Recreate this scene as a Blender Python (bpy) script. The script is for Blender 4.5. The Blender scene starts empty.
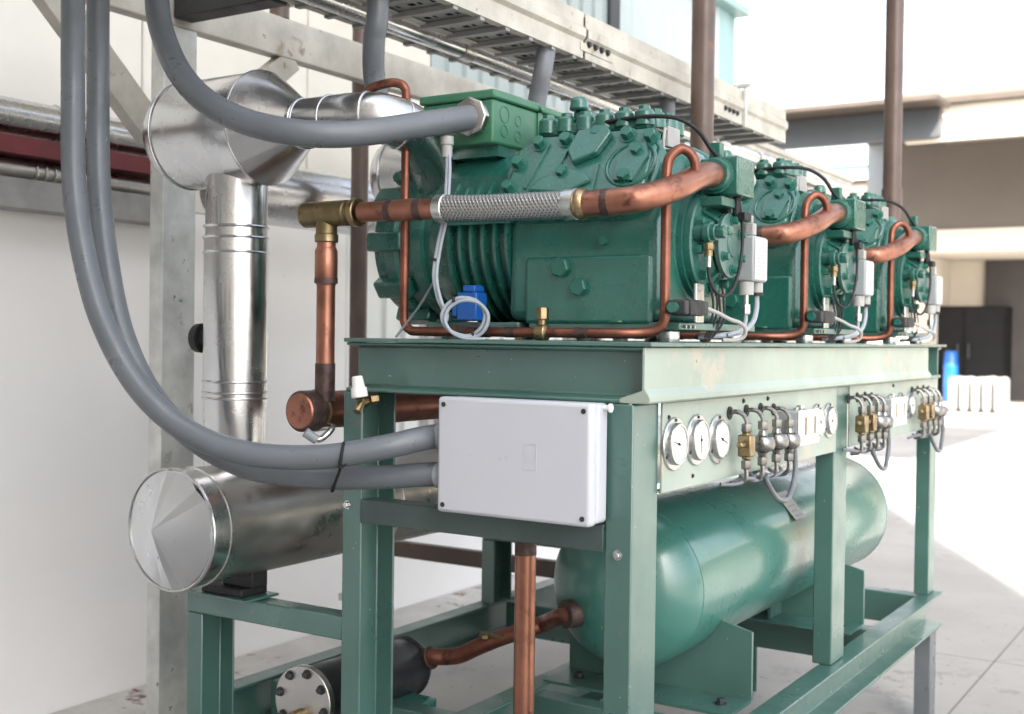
import bpy, bmesh, math, random
from mathutils import Vector, Matrix
random.seed(7)
S = bpy.context.scene
COL = S.collection
PI = math.pi
rad = math.radians

# ------------------------------------------------------------------ camera basis
_s, _c = .844, .536
_n = math.hypot(_s, _c); _s /= _n; _c /= _n
F0 = Vector((-_c, _s, 0)); R0 = Vector((_s, _c, 0)); ZZ = Vector((0, 0, 1))
_p = rad(.95); _r = rad(.74)
FW = F0 * math.cos(_p) - ZZ * math.sin(_p)
U0 = ZZ * math.cos(_p) + F0 * math.sin(_p)
RT = R0 * math.cos(_r) + U0 * math.sin(_r)
UP = U0 * math.cos(_r) - R0 * math.sin(_r)
EYE = Vector((1.1388, -2.3556, 1.6)); FPX = 1193.0

def at(px, py, **k):
    """survey helper: the world point seen at a photo pixel on the plane x=, y=, z= or at depth d="""
    d = FW + RT * ((px - 512) / FPX) + UP * ((357 - py) / FPX)
    (a, v), = k.items()
    t = v if a == 'd' else (v - EYE['xyz'.index(a)]) / d['xyz'.index(a)]
    return EYE + d * t

# ------------------------------------------------------------------ materials
def _nodes(name):
    m = bpy.data.materials.new(name); m.use_nodes = True
    nt = m.node_tree
    return m, nt, nt.nodes['Principled BSDF'], nt.nodes.new('ShaderNodeTexCoord')

def _noise(nt, vec, scale, detail=4, rough=.55, stretch=None):
    if stretch:
        mp = nt.nodes.new('ShaderNodeMapping'); mp.inputs['Scale'].default_value = stretch
        nt.links.new(vec, mp.inputs['Vector']); vec = mp.outputs['Vector']
    n = nt.nodes.new('ShaderNodeTexNoise')
    n.inputs['Scale'].default_value = scale; n.inputs['Detail'].default_value = detail
    n.inputs['Roughness'].default_value = rough
    nt.links.new(vec, n.inputs['Vector'])
    return n.outputs['Fac']

def _ramp(nt, fac, stops):
    r = nt.nodes.new('ShaderNodeValToRGB')
    e = r.color_ramp.elements
    while len(e) < len(stops): e.new(.5)
    for i, (p, c) in enumerate(stops):
        e[i].position = p
        e[i].color = (c, c, c, 1) if isinstance(c, (int, float)) else (*c, 1)
    nt.links.new(fac, r.inputs['Fac'])
    return r.outputs['Color']

def _mix(nt, fac, a, b, mode='MIX'):
    m = nt.nodes.new('ShaderNodeMix'); m.data_type = 'RGBA'; m.blend_type = mode
    for sock, v in ((m.inputs[0], fac), (m.inputs[6], a), (m.inputs[7], b)):
        if isinstance(v, (int, float)): sock.default_value = v
        elif isinstance(v, tuple): sock.default_value = (*v, 1)
        else: nt.links.new(v, sock)
    return m.outputs[2]

def _bump(nt, b, h, strength, dist=.002):
    n = nt.nodes.new('ShaderNodeBump'); n.inputs['Strength'].default_value = strength
    n.inputs['Distance'].default_value = dist
    nt.links.new(h, n.inputs['Height']); nt.links.new(n.outputs['Normal'], b.inputs['Normal'])

def mat(name, col, rough=.5, metal=0, var=.15, scale=6, bump=.15, bscale=60, dirt=None, dirt_amt=.0,
        dirt_scale=9, stretch=None, spec=.5, coat=0, rvar=.12):
    m, nt, b, tc = _nodes(name)
    v = tc.outputs['Object']
    lo = tuple(c * (1 - var) for c in col); hi = tuple(min(1, c * (1 + var)) for c in col)
    n1 = _noise(nt, v, scale, 5, .6, stretch)
    c = _ramp(nt, n1, [(.3, lo), (.7, hi)])
    if dirt:
        n2 = _noise(nt, v, dirt_scale, 8, .68)
        t = .72 - dirt_amt * .3
        f = _ramp(nt, n2, [(t - .03, 0), (t + .05, 1)])
        c = _mix(nt, f, c, dirt)
    nt.links.new(c, b.inputs['Base Color'])
    n3 = _noise(nt, v, scale * 2.3, 5, .6, stretch)
    rr = _ramp(nt, n3, [(.3, max(.03, rough - rvar)), (.7, min(1, rough + rvar))])
    nt.links.new(rr, b.inputs['Roughness'])
    b.inputs['Metallic'].default_value = metal
    b.inputs['Specular IOR Level'].default_value = spec
    if coat:
        b.inputs['Coat Weight'].default_value = coat; b.inputs['Coat Roughness'].default_value = .12
    if bump:
        _bump(nt, b, _noise(nt, v, bscale, 4, .6, stretch), bump)
    return m

RUST = (.13, .055, .03)
M = {}
M['comp'] = mat('compressor_green', (.017, .110, .084), .29, 0, .20, 5, .45, 95, (.05, .12, .10), .2, spec=.7, coat=.25)
M['compd'] = mat('bolt_green', (.019, .118, .088), .34, 0, .15, 9, .2, 120)
M['frame'] = mat('frame_green', (.049, .124, .104), .36, 0, .16, 3, .15, 45, (.12, .12, .09), .22, 14, spec=.95, coat=.25)
M['framed'] = mat('bracket_grey_green', (.060, .090, .085), .5, 0, .2, 4, .2, 50, (.03, .035, .03), .2)
M['plate'] = mat('pale_sage_paint', (.29, .35, .30), .40, 0, .12, 2.2, .15, 40, (.38, .365, .30), .5, 5)
M['tank'] = mat('tank_green', (.042, .158, .128), .32, 0, .08, 2, .04, 18, spec=.7, coat=.4)
M['jbox'] = mat('box_green', (.045, .165, .095), .42, 0, .08, 5, .08, 140)
M['copper'] = mat('copper_tube', (.33, .150, .102), .40, .9, .32, 9, .06, 60, (.14, .058, .045), .38, 8, rvar=.12)
M['copperd'] = mat('dull_copper_tube', (.21, .085, .058), .42, .85, .35, 12, .12, 40, (.10, .045, .035), .3, 14)
M['braze'] = mat('brazed_joint', (.085, .055, .05), .5, .6, .5, 40, .5, 90)
M['brass'] = mat('brass_fitting', (.29, .22, .125), .38, 1, .3, 18, .2, 60, (.18, .12, .06), .35, 20)
M['bronze'] = mat('dull_bronze', (.22, .17, .09), .45, .9, .3, 14, .3, 80, (.13, .10, .06), .4, 18)
M['nickel'] = mat('dull_nickel', (.26, .255, .245), .30, 1, .25, 25, .15, 60)
M['steel'] = mat('zinc_steel', (.55, .56, .55), .32, 1, .15, 20, .1, 60)
M['alu'] = mat('aluminium_cladding', (.60, .60, .60), .25, 1, .10, 3, .35, 8, (.42, .41, .40), .05, 14, rvar=.10)
M['alucap'] = mat('cap_aluminium', (.66, .67, .68), .36, 1, .06, 3, .12, 14, (.40, .39, .38), .08, 16)
M['trayf'] = mat('tray_floor_steel', (.29, .285, .28), .5, .3, .2, 8, .1, 40)  # tray floor darker than its lit rails: underside shade put into the colour
M['alub'] = mat('dull_aluminium', (.55, .53, .51), .34, 1, .15, 3, .2, 9)
M['galv'] = mat('galvanised_steel', (.56, .57, .55), .52, .55, .25, 7, .2, 50, (.30, .29, .25), .25, 9)
M['galvl'] = mat('weathered_galvanised', (.46, .44, .39), .6, .3, .22, 6, .2, 50, (.27, .23, .17), .3, 9)
M['hose'] = mat('grey_conduit_plastic', (.115, .128, .142), .36, 0, .12, 8, .06, 60, (.26, .26, .27), .1, 16)
M['hosed'] = mat('dark_grey_conduit_plastic', (.15, .16, .18), .45, 0, .1, 8, .06, 60)
M['cable'] = mat('grey_cable', (.30, .34, .38), .5, 0, .08, 20, .05)
M['black'] = mat('black_rubber', (.007, .007, .008), .6, 0, .2, 20, .1, 60)
M['blackp'] = mat('black_paint', (.022, .024, .028), .38, 0, .25, 8, .1, 40, (.06, .055, .05), .1)
M['white'] = mat('white_plastic', (.50, .515, .565), .38, 0, .02, 4, .03, 200)
M['cap'] = mat('white_cap_plastic', (.75, .75, .74), .5, 0, .05, 30, .05)
M['greyp'] = mat('grey_plastic', (.30, .325, .345), .42, 0, .05, 14, .05)
M['greyl'] = mat('pale_grey_plastic', (.34, .34, .33), .45, 0, .05, 14, .05)
M['dial'] = mat('gauge_dial', (.78, .78, .76), .4, 0, .03, 30, 0)
M['blue'] = mat('blue_plastic', (.008, .10, .40), .35, 0, .06, 20, .05)
M['wall'] = mat('white_plaster', (.83, .82, .81), .75, 0, .035, 1.3, .12, 22, (.50, .46, .40), .03, 11)
M['wallp'] = mat('cream_panel', (.68, .66, .60), .6, 0, .06, 2, .05, 20, (.42, .37, .28), .2, 2.2)
M['clad'] = mat('corrugated_sheet', (.70, .73, .72), .45, 0, .04, 2, .05, 20)
M['cladb'] = mat('pale_blue_sheet', (.37, .435, .445), .45, 0, .05, 1, .03, 20)
M['cyan'] = mat('pale_cyan_sheet', (.22, .345, .35), .4, 0, .05, 1, .03, 20)
M['redp'] = mat('red_oxide_paint', (.12, .018, .022), .5, 0, .25, 6, .15, 40, (.09, .03, .02), .25)
M['brownp'] = mat('brown_pipe_paint', (.095, .064, .052), .42, 0, .2, 7, .1, 50, (.16, .08, .05), .2)
M['dark'] = mat('dark_steel', (.030, .031, .033), .55, .1, .3, 6, .1, 40)
M['greyst'] = mat('fascia_shade_strip', (.045, .050, .056), .6, 0, .12, .7, .05, 3)  # darkened to carry the fascia strip's shade; also on mullion and handles
M['conc'] = mat('concrete', (.30, .285, .265), .8, 0, .12, .9, .4, 40, (.20, .185, .17), .3, 2.2)
def add_joints(m):
    nt = m.node_tree; b = nt.nodes['Principled BSDF']; tc = next(n for n in nt.nodes if n.type == 'TEX_COORD')
    src = b.inputs['Base Color'].links[0].from_socket
    br = nt.nodes.new('ShaderNodeTexBrick'); br.offset = 0
    for k_, v_ in (('Scale', 1), ('Mortar Size', .006), ('Mortar Smooth', .3), ('Brick Width', 3.2), ('Row Height', 3.2)): br.inputs[k_].default_value = v_
    nt.links.new(tc.outputs['Object'], br.inputs['Vector'])
    c = _mix(nt, br.outputs['Fac'], src, (.15, .14, .13))
    w = _noise(nt, tc.outputs['Object'], 1.1, 9, .72)
    f = _ramp(nt, w, [(.485, 0), (.497, 1), (.503, 1), (.515, 0)])
    big = _ramp(nt, _noise(nt, tc.outputs['Object'], .35, 2, .5), [(.52, 0), (.58, .55)])
    mm = nt.nodes.new('ShaderNodeMath'); mm.operation = 'MULTIPLY'; nt.links.new(f, mm.inputs[0]); nt.links.new(big, mm.inputs[1])
    c = _mix(nt, mm.outputs[0], c, (.10, .095, .085))
    sp = _ramp(nt, _noise(nt, tc.outputs['Object'], 26, 2, .5), [(.70, 0), (.74, .8)])
    c = _mix(nt, sp, c, (.12, .105, .09))
    nt.links.new(c, b.inputs['Base Color'])
add_joints(M['conc'])
M['kerb'] = mat('kerb_concrete', (.52, .50, .47), .85, 0, .15, 4, .5, 35, (.16, .075, .045), .35, 7)
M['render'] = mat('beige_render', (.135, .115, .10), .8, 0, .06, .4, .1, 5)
M['cream'] = mat('cream_render', (.66, .60, .52), .8, 0, .05, .4, .1, 5)
M['roofm'] = mat('brown_roof_edge', (.06, .045, .035), .6, 0, .2, 2, .1, 5)
M['door'] = mat('dark_grey_door', (.075, .070, .070), .9, 0, .1, 1, .05, 5, spec=.15)
M['cab'] = mat('black_cabinet', (.012, .012, .013), .9, 0, .15, 1, .05, 5, spec=.15)
M['carton'] = mat('white_card', (.30, .295, .28), .7, 0, .12, 3, .1, 20)
M['paper'] = mat('white_label', (.50, .50, .48), .5, 0, .05, 20, 0)

def specks(m, col, scale, thr, amt=.9):
    nt = m.node_tree; b = nt.nodes['Principled BSDF']; tc = next(n for n in nt.nodes if n.type == 'TEX_COORD')
    src = b.inputs['Base Color'].links[0].from_socket
    f = _ramp(nt, _noise(nt, tc.outputs['Object'], scale, 3, .6), [(thr, 0), (thr + .03, amt)])
    nt.links.new(_mix(nt, f, src, col), b.inputs['Base Color'])
specks(M['frame'], (.42, .42, .38), 42, .715); specks(M['frame'], (.10, .05, .03), 17, .73)
specks(M['plate'], (.12, .07, .045), 30, .73); specks(M['comp'], (.10, .13, .11), 38, .72, .6)
specks(M['tank'], (.30, .33, .28), 33, .735, .5); specks(M['wall'], (.20, .17, .14), 16, .765, .8)
specks(M['galv'], (.12, .11, .09), 28, .70, .8); specks(M['white'], (.30, .29, .27), 30, .74, .5)
specks(M['hose'], (.32, .31, .29), 30, .715, .5); specks(M['alucap'], (.16, .15, .14), 40, .72, .7); specks(M['galvl'], (.14, .11, .08), 22, .70, .7)

def braid_mat():
    m, nt, b, tc = _nodes('braided_steel')
    sep = nt.nodes.new('ShaderNodeSeparateXYZ'); nt.links.new(tc.outputs['UV'], sep.inputs[0])
    def op(o, a, bb=None):
        n = nt.nodes.new('ShaderNodeMath'); n.operation = o
        for i, v in enumerate((a, bb)):
            if v is None: continue
            if isinstance(v, (int, float)): n.inputs[i].default_value = v
            else: nt.links.new(v, n.inputs[i])
        return n.outputs[0]
    u = op('MULTIPLY', sep.outputs[0], 2 * PI * 14); v = op('MULTIPLY', sep.outputs[1], 2 * PI * 95)
    a = op('SINE', op('ADD', u, v)); c = op('SINE', op('SUBTRACT', u, v))
    h = op('MAXIMUM', a, c)
    col = _ramp(nt, op('ADD', op('MULTIPLY', h, .5), .5), [(.3, (.26, .26, .25)), (.8, (.50, .50, .49))])
    nt.links.new(col, b.inputs['Base Color'])
    b.inputs['Metallic'].default_value = 1; b.inputs['Roughness'].default_value = .3
    _bump(nt, b, h, .45, .003)
    return m
M['braid'] = braid_mat()

# ------------------------------------------------------------------ mesh builder
EACH = {k: k for k in ('bolt head_bolt cover_bolt pump_bolt saddle_bolt foot_bolt drain_plug seam_band ferrule end_lug screw brazed_joint '
        'bolt_boss knockout gland rubber_mount rivet coupling weld_seam pipe_clip solenoid_plug gland_nut window slot knob rib valve_boss base_foot cable tee_collar lid sandwich_panel pipe_collar cable_tie rafter').split()}
EACH.update(cooling_fins='cooling_fin', instrument_panel='instrument_panel')
NOMERGE = {'cooling_fins', 'lid', 'sandwich_panel', 'base_foot', 'seam_band'}
class MB:
    def __init__(s):
        s.bm = bmesh.new(); s.uv = s.bm.loops.layers.uv.new('UVMap')
    def box(s, x0, x1, y0, y1, z0, z1, rot=None, about=None):
        vs = [s.bm.verts.new((x, y, z)) for x in (x0, x1) for y in (y0, y1) for z in (z0, z1)]
        for f in ((0, 1, 3, 2), (4, 6, 7, 5), (0, 4, 5, 1), (2, 3, 7, 6), (0, 2, 6, 4), (1, 5, 7, 3)):
            s.bm.faces.new([vs[i] for i in f])
        if rot is not None:
            c = about or Vector(((x0 + x1) / 2, (y0 + y1) / 2, (z0 + z1) / 2))
            for v in vs: v.co = c + rot @ (v.co - c)
        return s
    def prism(s, pts, axis, a, b):
        """polygon pts in the two other axes, extruded from a to b along axis"""
        def mk(p, t):
            return {'x': (t, p[0], p[1]), 'y': (p[0], t, p[1]), 'z': (p[0], p[1], t)}[axis]
        A = [s.bm.verts.new(mk(p, a)) for p in pts]; B = [s.bm.verts.new(mk(p, b)) for p in pts]
        n = len(pts)
        s.bm.faces.new(A); s.bm.faces.new(B[::-1])
        for i in range(n): s.bm.faces.new((A[i], A[(i + 1) % n], B[(i + 1) % n], B[i]))
        return s
    def slab(s, pts, o, ex, ey, ez, w0, w1):
        """polygon pts in the frame (o, ex, ey), extruded from w0 to w1 along ez"""
        A = [s.bm.verts.new(o + ex * p[0] + ey * p[1] + ez * w0) for p in pts]
        B = [s.bm.verts.new(o + ex * p[0] + ey * p[1] + ez * w1) for p in pts]
        n = len(pts)
        s.bm.faces.new(A); s.bm.faces.new(B[::-1])
        for i in range(n): s.bm.faces.new((A[i], A[(i + 1) % n], B[(i + 1) % n], B[i]))
        return s
    def lathe(s, prof, o, d, seg=32, ph=0):
        """prof = [(distance along d, radius)...]"""
        o = Vector(o); d = Vector(d).normalized()
        u = d.orthogonal().normalized(); w = d.cross(u)
        rings = []
        for t, r in prof:
            if r < 1e-6: rings.append([s.bm.verts.new(o + d * t)])
            else: rings.append([s.bm.verts.new(o + d * t + (u * math.cos(2 * PI * i / seg + ph) + w * math.sin(2 * PI * i / seg + ph)) * r) for i in range(seg)])
        for a, b in zip(rings, rings[1:]):
            for i in range(seg):
                j = (i + 1) % seg
                if len(a) == 1 and len(b) == 1: continue
                if len(a) == 1: s.bm.faces.new((a[0], b[j], b[i]))
                elif len(b) == 1: s.bm.faces.new((a[i], a[j], b[0]))
                else: s.bm.faces.new((a[i], a[j], b[j], b[i]))
        if len(rings[0]) > 1: s.bm.faces.new(rings[0])
        if len(rings[-1]) > 1: s.bm.faces.new(rings[-1][::-1])
        return s
    def cyl(s, p0, p1, r, r2=None, seg=24):
        p0 = Vector(p0); p1 = Vector(p1); d = p1 - p0
        return s.lathe([(0, r), (d.length, r if r2 is None else r2)], p0, d, seg)
    def hexa(s, p, d, r, h):
        return s.lathe([(0, r), (h * .82, r), (h, r * .86)], p, d, 6)
    def bolt(s, p, d, r, h):
        s.lathe([(0, r * 1.45), (h * .18, r * 1.45)], p, d, 16)
        d = Vector(d).normalized()
        return s.lathe([(0, r), (h * .75, r), (h * .85, r * .88)], Vector(p) + d * h * .15, d, 6)
    def tube(s, pts, r, seg=16, smooth=True, sub=8, cap=True):
        P = [Vector(p) for p in pts]
        if smooth and len(P) > 2:
            Q = [P[0] * 2 - P[1]] + P + [P[-1] * 2 - P[-2]]; out = []
            for i in range(1, len(Q) - 2):
                a, b, c, d = Q[i - 1:i + 3]
                for k in range(sub):
                    t = k / sub
                    out.append(.5 * ((2 * b) + (c - a) * t + (2 * a - 5 * b + 4 * c - d) * t * t + (3 * b - a - 3 * c + d) * t ** 3))
            P = out + [P[-1]]
        T = [(P[min(i + 1, len(P) - 1)] - P[max(i - 1, 0)]).normalized() for i in range(len(P))]
        u = T[0].orthogonal().normalized(); rings = []; L = [0]
        for i in range(len(P)):
            if i: L.append(L[-1] + (P[i] - P[i - 1]).length)
            u = (u - T[i] * u.dot(T[i])).normalized(); w = T[i].cross(u)
            rr = r[min(i, len(r) - 1)] if isinstance(r, list) else r
            rings.append([s.bm.verts.new(P[i] + (u * math.cos(2 * PI * k / seg) + w * math.sin(2 * PI * k / seg)) * rr) for k in range(seg)])
        for i in range(len(P) - 1):
            for k in range(seg):
                j = (k + 1) % seg
                f = s.bm.faces.new((rings[i][k], rings[i][j], rings[i + 1][j], rings[i + 1][k]))
                for lp, (uu, vv) in zip(f.loops, ((k, i), (k + 1, i), (k + 1, i + 1), (k, i + 1))):
                    lp[s.uv].uv = (uu / seg, L[vv])
        if cap:
            s.bm.faces.new(rings[0][::-1]); s.bm.faces.new(rings[-1])
        return s
    def ring(s, c, d, R, r, seg=32, rs=8):
        c = Vector(c); d = Vector(d).normalized(); u = d.orthogonal().normalized(); w = d.cross(u)
        rings = []
        for i in range(seg):
            e = u * math.cos(2 * PI * i / seg) + w * math.sin(2 * PI * i / seg)
            rings.append([s.bm.verts.new(c + e * (R + r * math.cos(2 * PI * k / rs)) + d * r * math.sin(2 * PI * k / rs)) for k in range(rs)])
        for i in range(seg):
            for k in range(rs):
                s.bm.faces.new((rings[i][k], rings[i][(k + 1) % rs], rings[(i + 1) % seg][(k + 1) % rs], rings[(i + 1) % seg][k]))
        return s
    def build(s, name, m, parent=None, bevel=0, angle=32, loc=None, seg=2):
        bm = s.bm
        bmesh.ops.recalc_face_normals(bm, faces=bm.faces)
        for f in bm.faces: f.smooth = True
        for e in bm.edges:
            e.smooth = not (len(e.link_faces) == 2 and e.calc_face_angle(0) > rad(angle))
        if parent is not None:
            r = parent
            while r.parent: r = r.parent
            off = Vector(r.location)
        elif loc is not None: off = Vector(loc)
        else:
            xs = [v.co for v in bm.verts]
            off = Vector(((min(v.x for v in xs) + max(v.x for v in xs)) / 2, (min(v.y for v in xs) + max(v.y for v in xs)) / 2, min(v.z for v in xs)))
        for v in bm.verts: v.co -= off
        if name in EACH and parent is not None:
            seen = {}; groups = []
            bm.verts.index_update()
            for v0 in bm.verts:
                if v0 in seen: continue
                st = [v0]; comp = []; seen[v0] = 1
                while st:
                    v = st.pop(); comp.append(v)
                    for e in v.link_edges:
                        w = e.other_vert(v)
                        if w not in seen: seen[w] = 1; st.append(w)
                lo = [min(v.co[k] for v in comp) - .0006 for k in range(3)]; hi = [max(v.co[k] for v in comp) + .0006 for k in range(3)]
                hit = [g for g in groups if all(g[1][k] <= hi[k] and lo[k] <= g[2][k] for k in range(3))] if name not in NOMERGE else []
                for g in hit:
                    groups.remove(g); comp = comp + g[0]
                    lo = [min(a, b_) for a, b_ in zip(lo, g[1])]; hi = [max(a, b_) for a, b_ in zip(hi, g[2])]
                groups.append((comp, lo, hi))
            if len(groups) > 1:
                out = None
                for comp, _, _ in groups:
                    b2 = bmesh.new(); mp = {v: b2.verts.new(v.co + off) for v in comp}
                    fs = []; done = set()
                    for v in comp:
                        for f_ in v.link_faces:
                            if f_ not in done: done.add(f_); b2.faces.new([mp[q] for q in f_.verts])
                    k_ = MB(); k_.bm.free(); k_.bm = b2
                    nm = EACH[name]
                    out = k_.build(nm if nm != name else name + '_', m, parent, bevel, angle, loc, seg)
                    out.name = nm
                bm.free()
                return out
            name = EACH[name]
        me = bpy.data.meshes.new(name.rstrip('_')); bm.to_mesh(me); bm.free()
        me.materials.append(M[m] if isinstance(m, str) else m)
        o = bpy.data.objects.new(name, me); COL.objects.link(o)
        if parent is not None: o.parent = parent
        else: o.location = off
        if bevel:
            md = o.modifiers.new('bevel', 'BEVEL'); md.width = bevel; md.segments = seg
            md.limit_method = 'ANGLE'; md.angle_limit = rad(40); md.harden_normals = False
        return o

def tag(o, label, cat, group=None):
    o['label'] = label; o['category'] = cat
    if group: o['group'] = group
    return o
def thing(name, label, cat, loc, group=None):
    o = bpy.data.objects.new(name, None); COL.objects.link(o); o.location = loc
    o.empty_display_size = .1
    return tag(o, label, cat, group)
def struct(o):
    o['kind'] = 'structure'; return o
def copy_tree(o, parent=None, off=Vector((0, 0, 0)), skip=()):
    c = o.copy(); COL.objects.link(c)
    if parent is not None: c.parent = parent
    else: c.location = Vector(o.location) + off
    for ch in [x for x in bpy.data.objects if x.parent is o]:
        if ch.name.split('.')[0] not in skip: copy_tree(ch, c)
    return c

# =================================================================== SETTING
g = MB(); g.box(-140, 140, -60, 260, -.3, 0)
struct(g.build('ground', 'conc'))
k = MB(); k.prism([(-2.818, 0.002), (-2.60, 0.002), (-2.60, .10), (-2.64, .115), (-2.818, .125)], 'y', -6, 7.4)
struct(k.build('kerb', 'kerb', bevel=.01))

# ------------------------------------------------------------------ plant building on the left
WX = -2.82
b = thing('plant_building', 'long white plant building with corrugated upper sheets along the left side', 'building', (WX, 1, 0))
w = MB(); w.box(-3.1, WX, -8, 2.3, 0, 2.12); w.box(-3.1, WX, 2.3, 7.4, 0, 1.0)
w.build('wall', 'wall', b)
def corr(y0, y1, z0, z1, x, pitch=.16, depth=.022):
    m = MB(); n = int((y1 - y0) / pitch); pts = []
    for i in range(n):
        a = y0 + (y1 - y0) * i / n; p = (y1 - y0) / n
        pts += [(x, a), (x, a + p * .58), (x - depth, a + p * .66), (x - depth, a + p * .92)]
    pts += [(x, y1), (x - .16, y1), (x - .16, y0)]
    m.prism(pts, 'z', z0, z1)
    return m
corr(2.3, 7.4, 1.002, 2.119, WX + .002).build('corrugated_panel', 'clad', b)
m = MB()
y = -8.0
while y < 2.9:
    m.box(-3.0, WX + .004, y, y + .992, 2.121, 4.4); y += 1.0
m.build('sandwich_panel', 'wallp', b, bevel=.006)
corr(3.0, 5.05, 2.123, 4.4, WX + .004, .17, .02).build('corrugated_panel', 'cladb', b)
corr(5.2, 7.05, 2.123, 4.4, WX + .004, .24, .02).build('translucent_panel', 'cladb', b)
corr(7.051, 7.4, 2.123, 4.4, WX + .004, .24, .02).build('translucent_panel', 'cyan', b)
m = MB(); m.box(-3.0, WX + .035, 5.05, 5.2, 2.123, 4.4); m.build('mullion', 'greyst', b, bevel=.01)
m = MB(); m.box(-9, WX + .10, -8, 7.5, 4.402, 4.47); m.build('roof', 'cyan', b, bevel=.01)
m = MB(); m.box(-9, -3.102, -8, 7.4, 0, 4.4); m.build('rear_block', 'wallp', b)

# things hung on that wall
m = MB(); m.cyl((-2.72, -5, 2.378), (-2.72, 1.12, 2.378), .064)
o = tag(m.build('wall_pipe', 'alu'), 'shiny aluminium clad pipe running along the wall above the red beam', 'pipe')
m = MB()
for yy in (-.2, .50, .53, 1.0):
    m.ring((-2.72, yy, 2.378), (0, 1, 0), .065, .005)
oo = m.build('seam_band', 'alu', o)
m = MB(); m.prism([(-2.80, 2.235), (-2.66, 2.235), (-2.66, 2.300), (-2.672, 2.300), (-2.672, 2.247), (-2.80, 2.247)], 'y', -5, 1.05)
tag(m.build('red_beam', 'redp', bevel=.002), 'dark red painted steel beam fixed along the white wall', 'beam')
m = MB(); m.cyl((-2.74, -5, 2.19), (-2.74, 1.05, 2.19), .036)
o = tag(m.build('wall_pipe', 'alub'), 'thin dull pipe tucked under the dark red beam', 'pipe')
m = MB()
for yy in (.42, .46, .50): m.ring((-2.74, yy, 2.19), (0, 1, 0), .037, .006)
m.build('seam_band', 'alub', o)
m = MB(); m.box(-2.818, -2.70, -5, 1.05, 2.045, 2.155)
tag(m.build('steel_beam', 'trayf', bevel=.003), 'grey steel beam lowest on the wall under the thin pipe', 'beam')

# clad pipe behind the compressors
m = MB(); m.cyl((-2.3, .95, 2.17), (-2.3, 6.5, 2.17), .128, seg=32)
o = tag(m.build('insulated_pipe', 'alu'), 'wide bright aluminium clad pipe running behind the bronze tee', 'pipe')
m = MB()
for yy in (1.0, 1.75, 2.5, 3.3, 4.2): m.ring((-2.3, yy, 2.17), (0, 1, 0), .1285, .004)
m.build('seam_band', 'alu', o)
for (px, top, lab) in ((279, 3.4, 'short brown pipe rising from the galvanised beam, nearest the post'),
                       (361, 3.4, 'brown pipe rising behind the grey drop conduit and galvanised beam')):
    q = at(px, 60, x=-2.05 if px > 300 else -1.93); zb_ = 0 if px > 300 else 2.749
    m = MB(); m.cyl((q.x, q.y, zb_), (q.x, q.y, top), .036)
    o = tag(m.build('riser_pipe', 'brownp'), lab, 'pipe', 'brown pipes behind the frame')
    m = MB()
    for zz in ((.5, 2.9) if px > 300 else (2.80,)): m.box(q.x - .05, q.x + .05, q.y - .048, q.y + .048, zz, zz + .03)
    m.build('pipe_clip', 'galv', o)

# ------------------------------------------------------------------ galvanised support frame
GX = -1.955; GY = .30
f = thing('support_frame', 'galvanised steel post with overhead beam and diagonal braces beside the wall', 'steel frame', (GX, GY, 0))
m = MB(); m.prism([(GX, GY), (GX + .062, GY), (GX + .062, GY + .14), (GX, GY + .14), (GX, GY + .132), (GX + .054, GY + .132), (GX + .054, GY + .008), (GX, GY + .008)], 'z', 0, 2.60)
m.build('post', 'galv', f, bevel=.003)
m = MB(); m.box(GX + .004, GX + .058, -3.5, 6.8, 2.603, 2.748); m.build('beam', 'galvl', f, bevel=.006)
def bar(m, p0, p1, w, t, side):
    p0 = Vector(p0); p1 = Vector(p1); d = (p1 - p0); L = d.length; d.normalize()
    s_ = Vector(side); n = d.cross(s_).normalized()
    m.slab([(0, -w / 2), (L, -w / 2), (L, w / 2), (0, w / 2)], p0, d, n, s_, -t / 2, t / 2)
    return m
m = MB(); bar(m, at(152, 134, x=GX + .03), at(35, -28, x=GX + .03), .105, .05, (1, 0, 0)); m.build('brace', 'galvl', f, bevel=.003)
m = MB(); bar(m, (GX + .03, GY + .12, 2.21), (GX + .03, GY + .62, 2.61), .085, .05, (1, 0, 0)); m.build('brace', 'galvl', f, bevel=.003)
m = MB(); m.box(GX + .06, -1.47, .34, .42, 2.625, 2.70); m.build('cross_beam', 'dark', f, bevel=.004)
m = MB(); m.box(GX + .06, -1.47, 3.34, 3.42, 2.625, 2.70); m.build('cross_beam', 'dark', f, bevel=.004)
m = MB(); m.box(GX, GX + .062, 5.6, 5.74, 0, 2.60); m.build('post', 'galv', f, bevel=.003)
m = MB()
for yy in (.02, .30): m.bolt((GX + .062, GY + .05, 2.5 - yy), (1, 0, 0), .012, .012)
m.bolt((GX + .062, GY + .08, 1.71), (1, 0, 0), .006, .006); m.build('bolt', 'steel', f)

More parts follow.
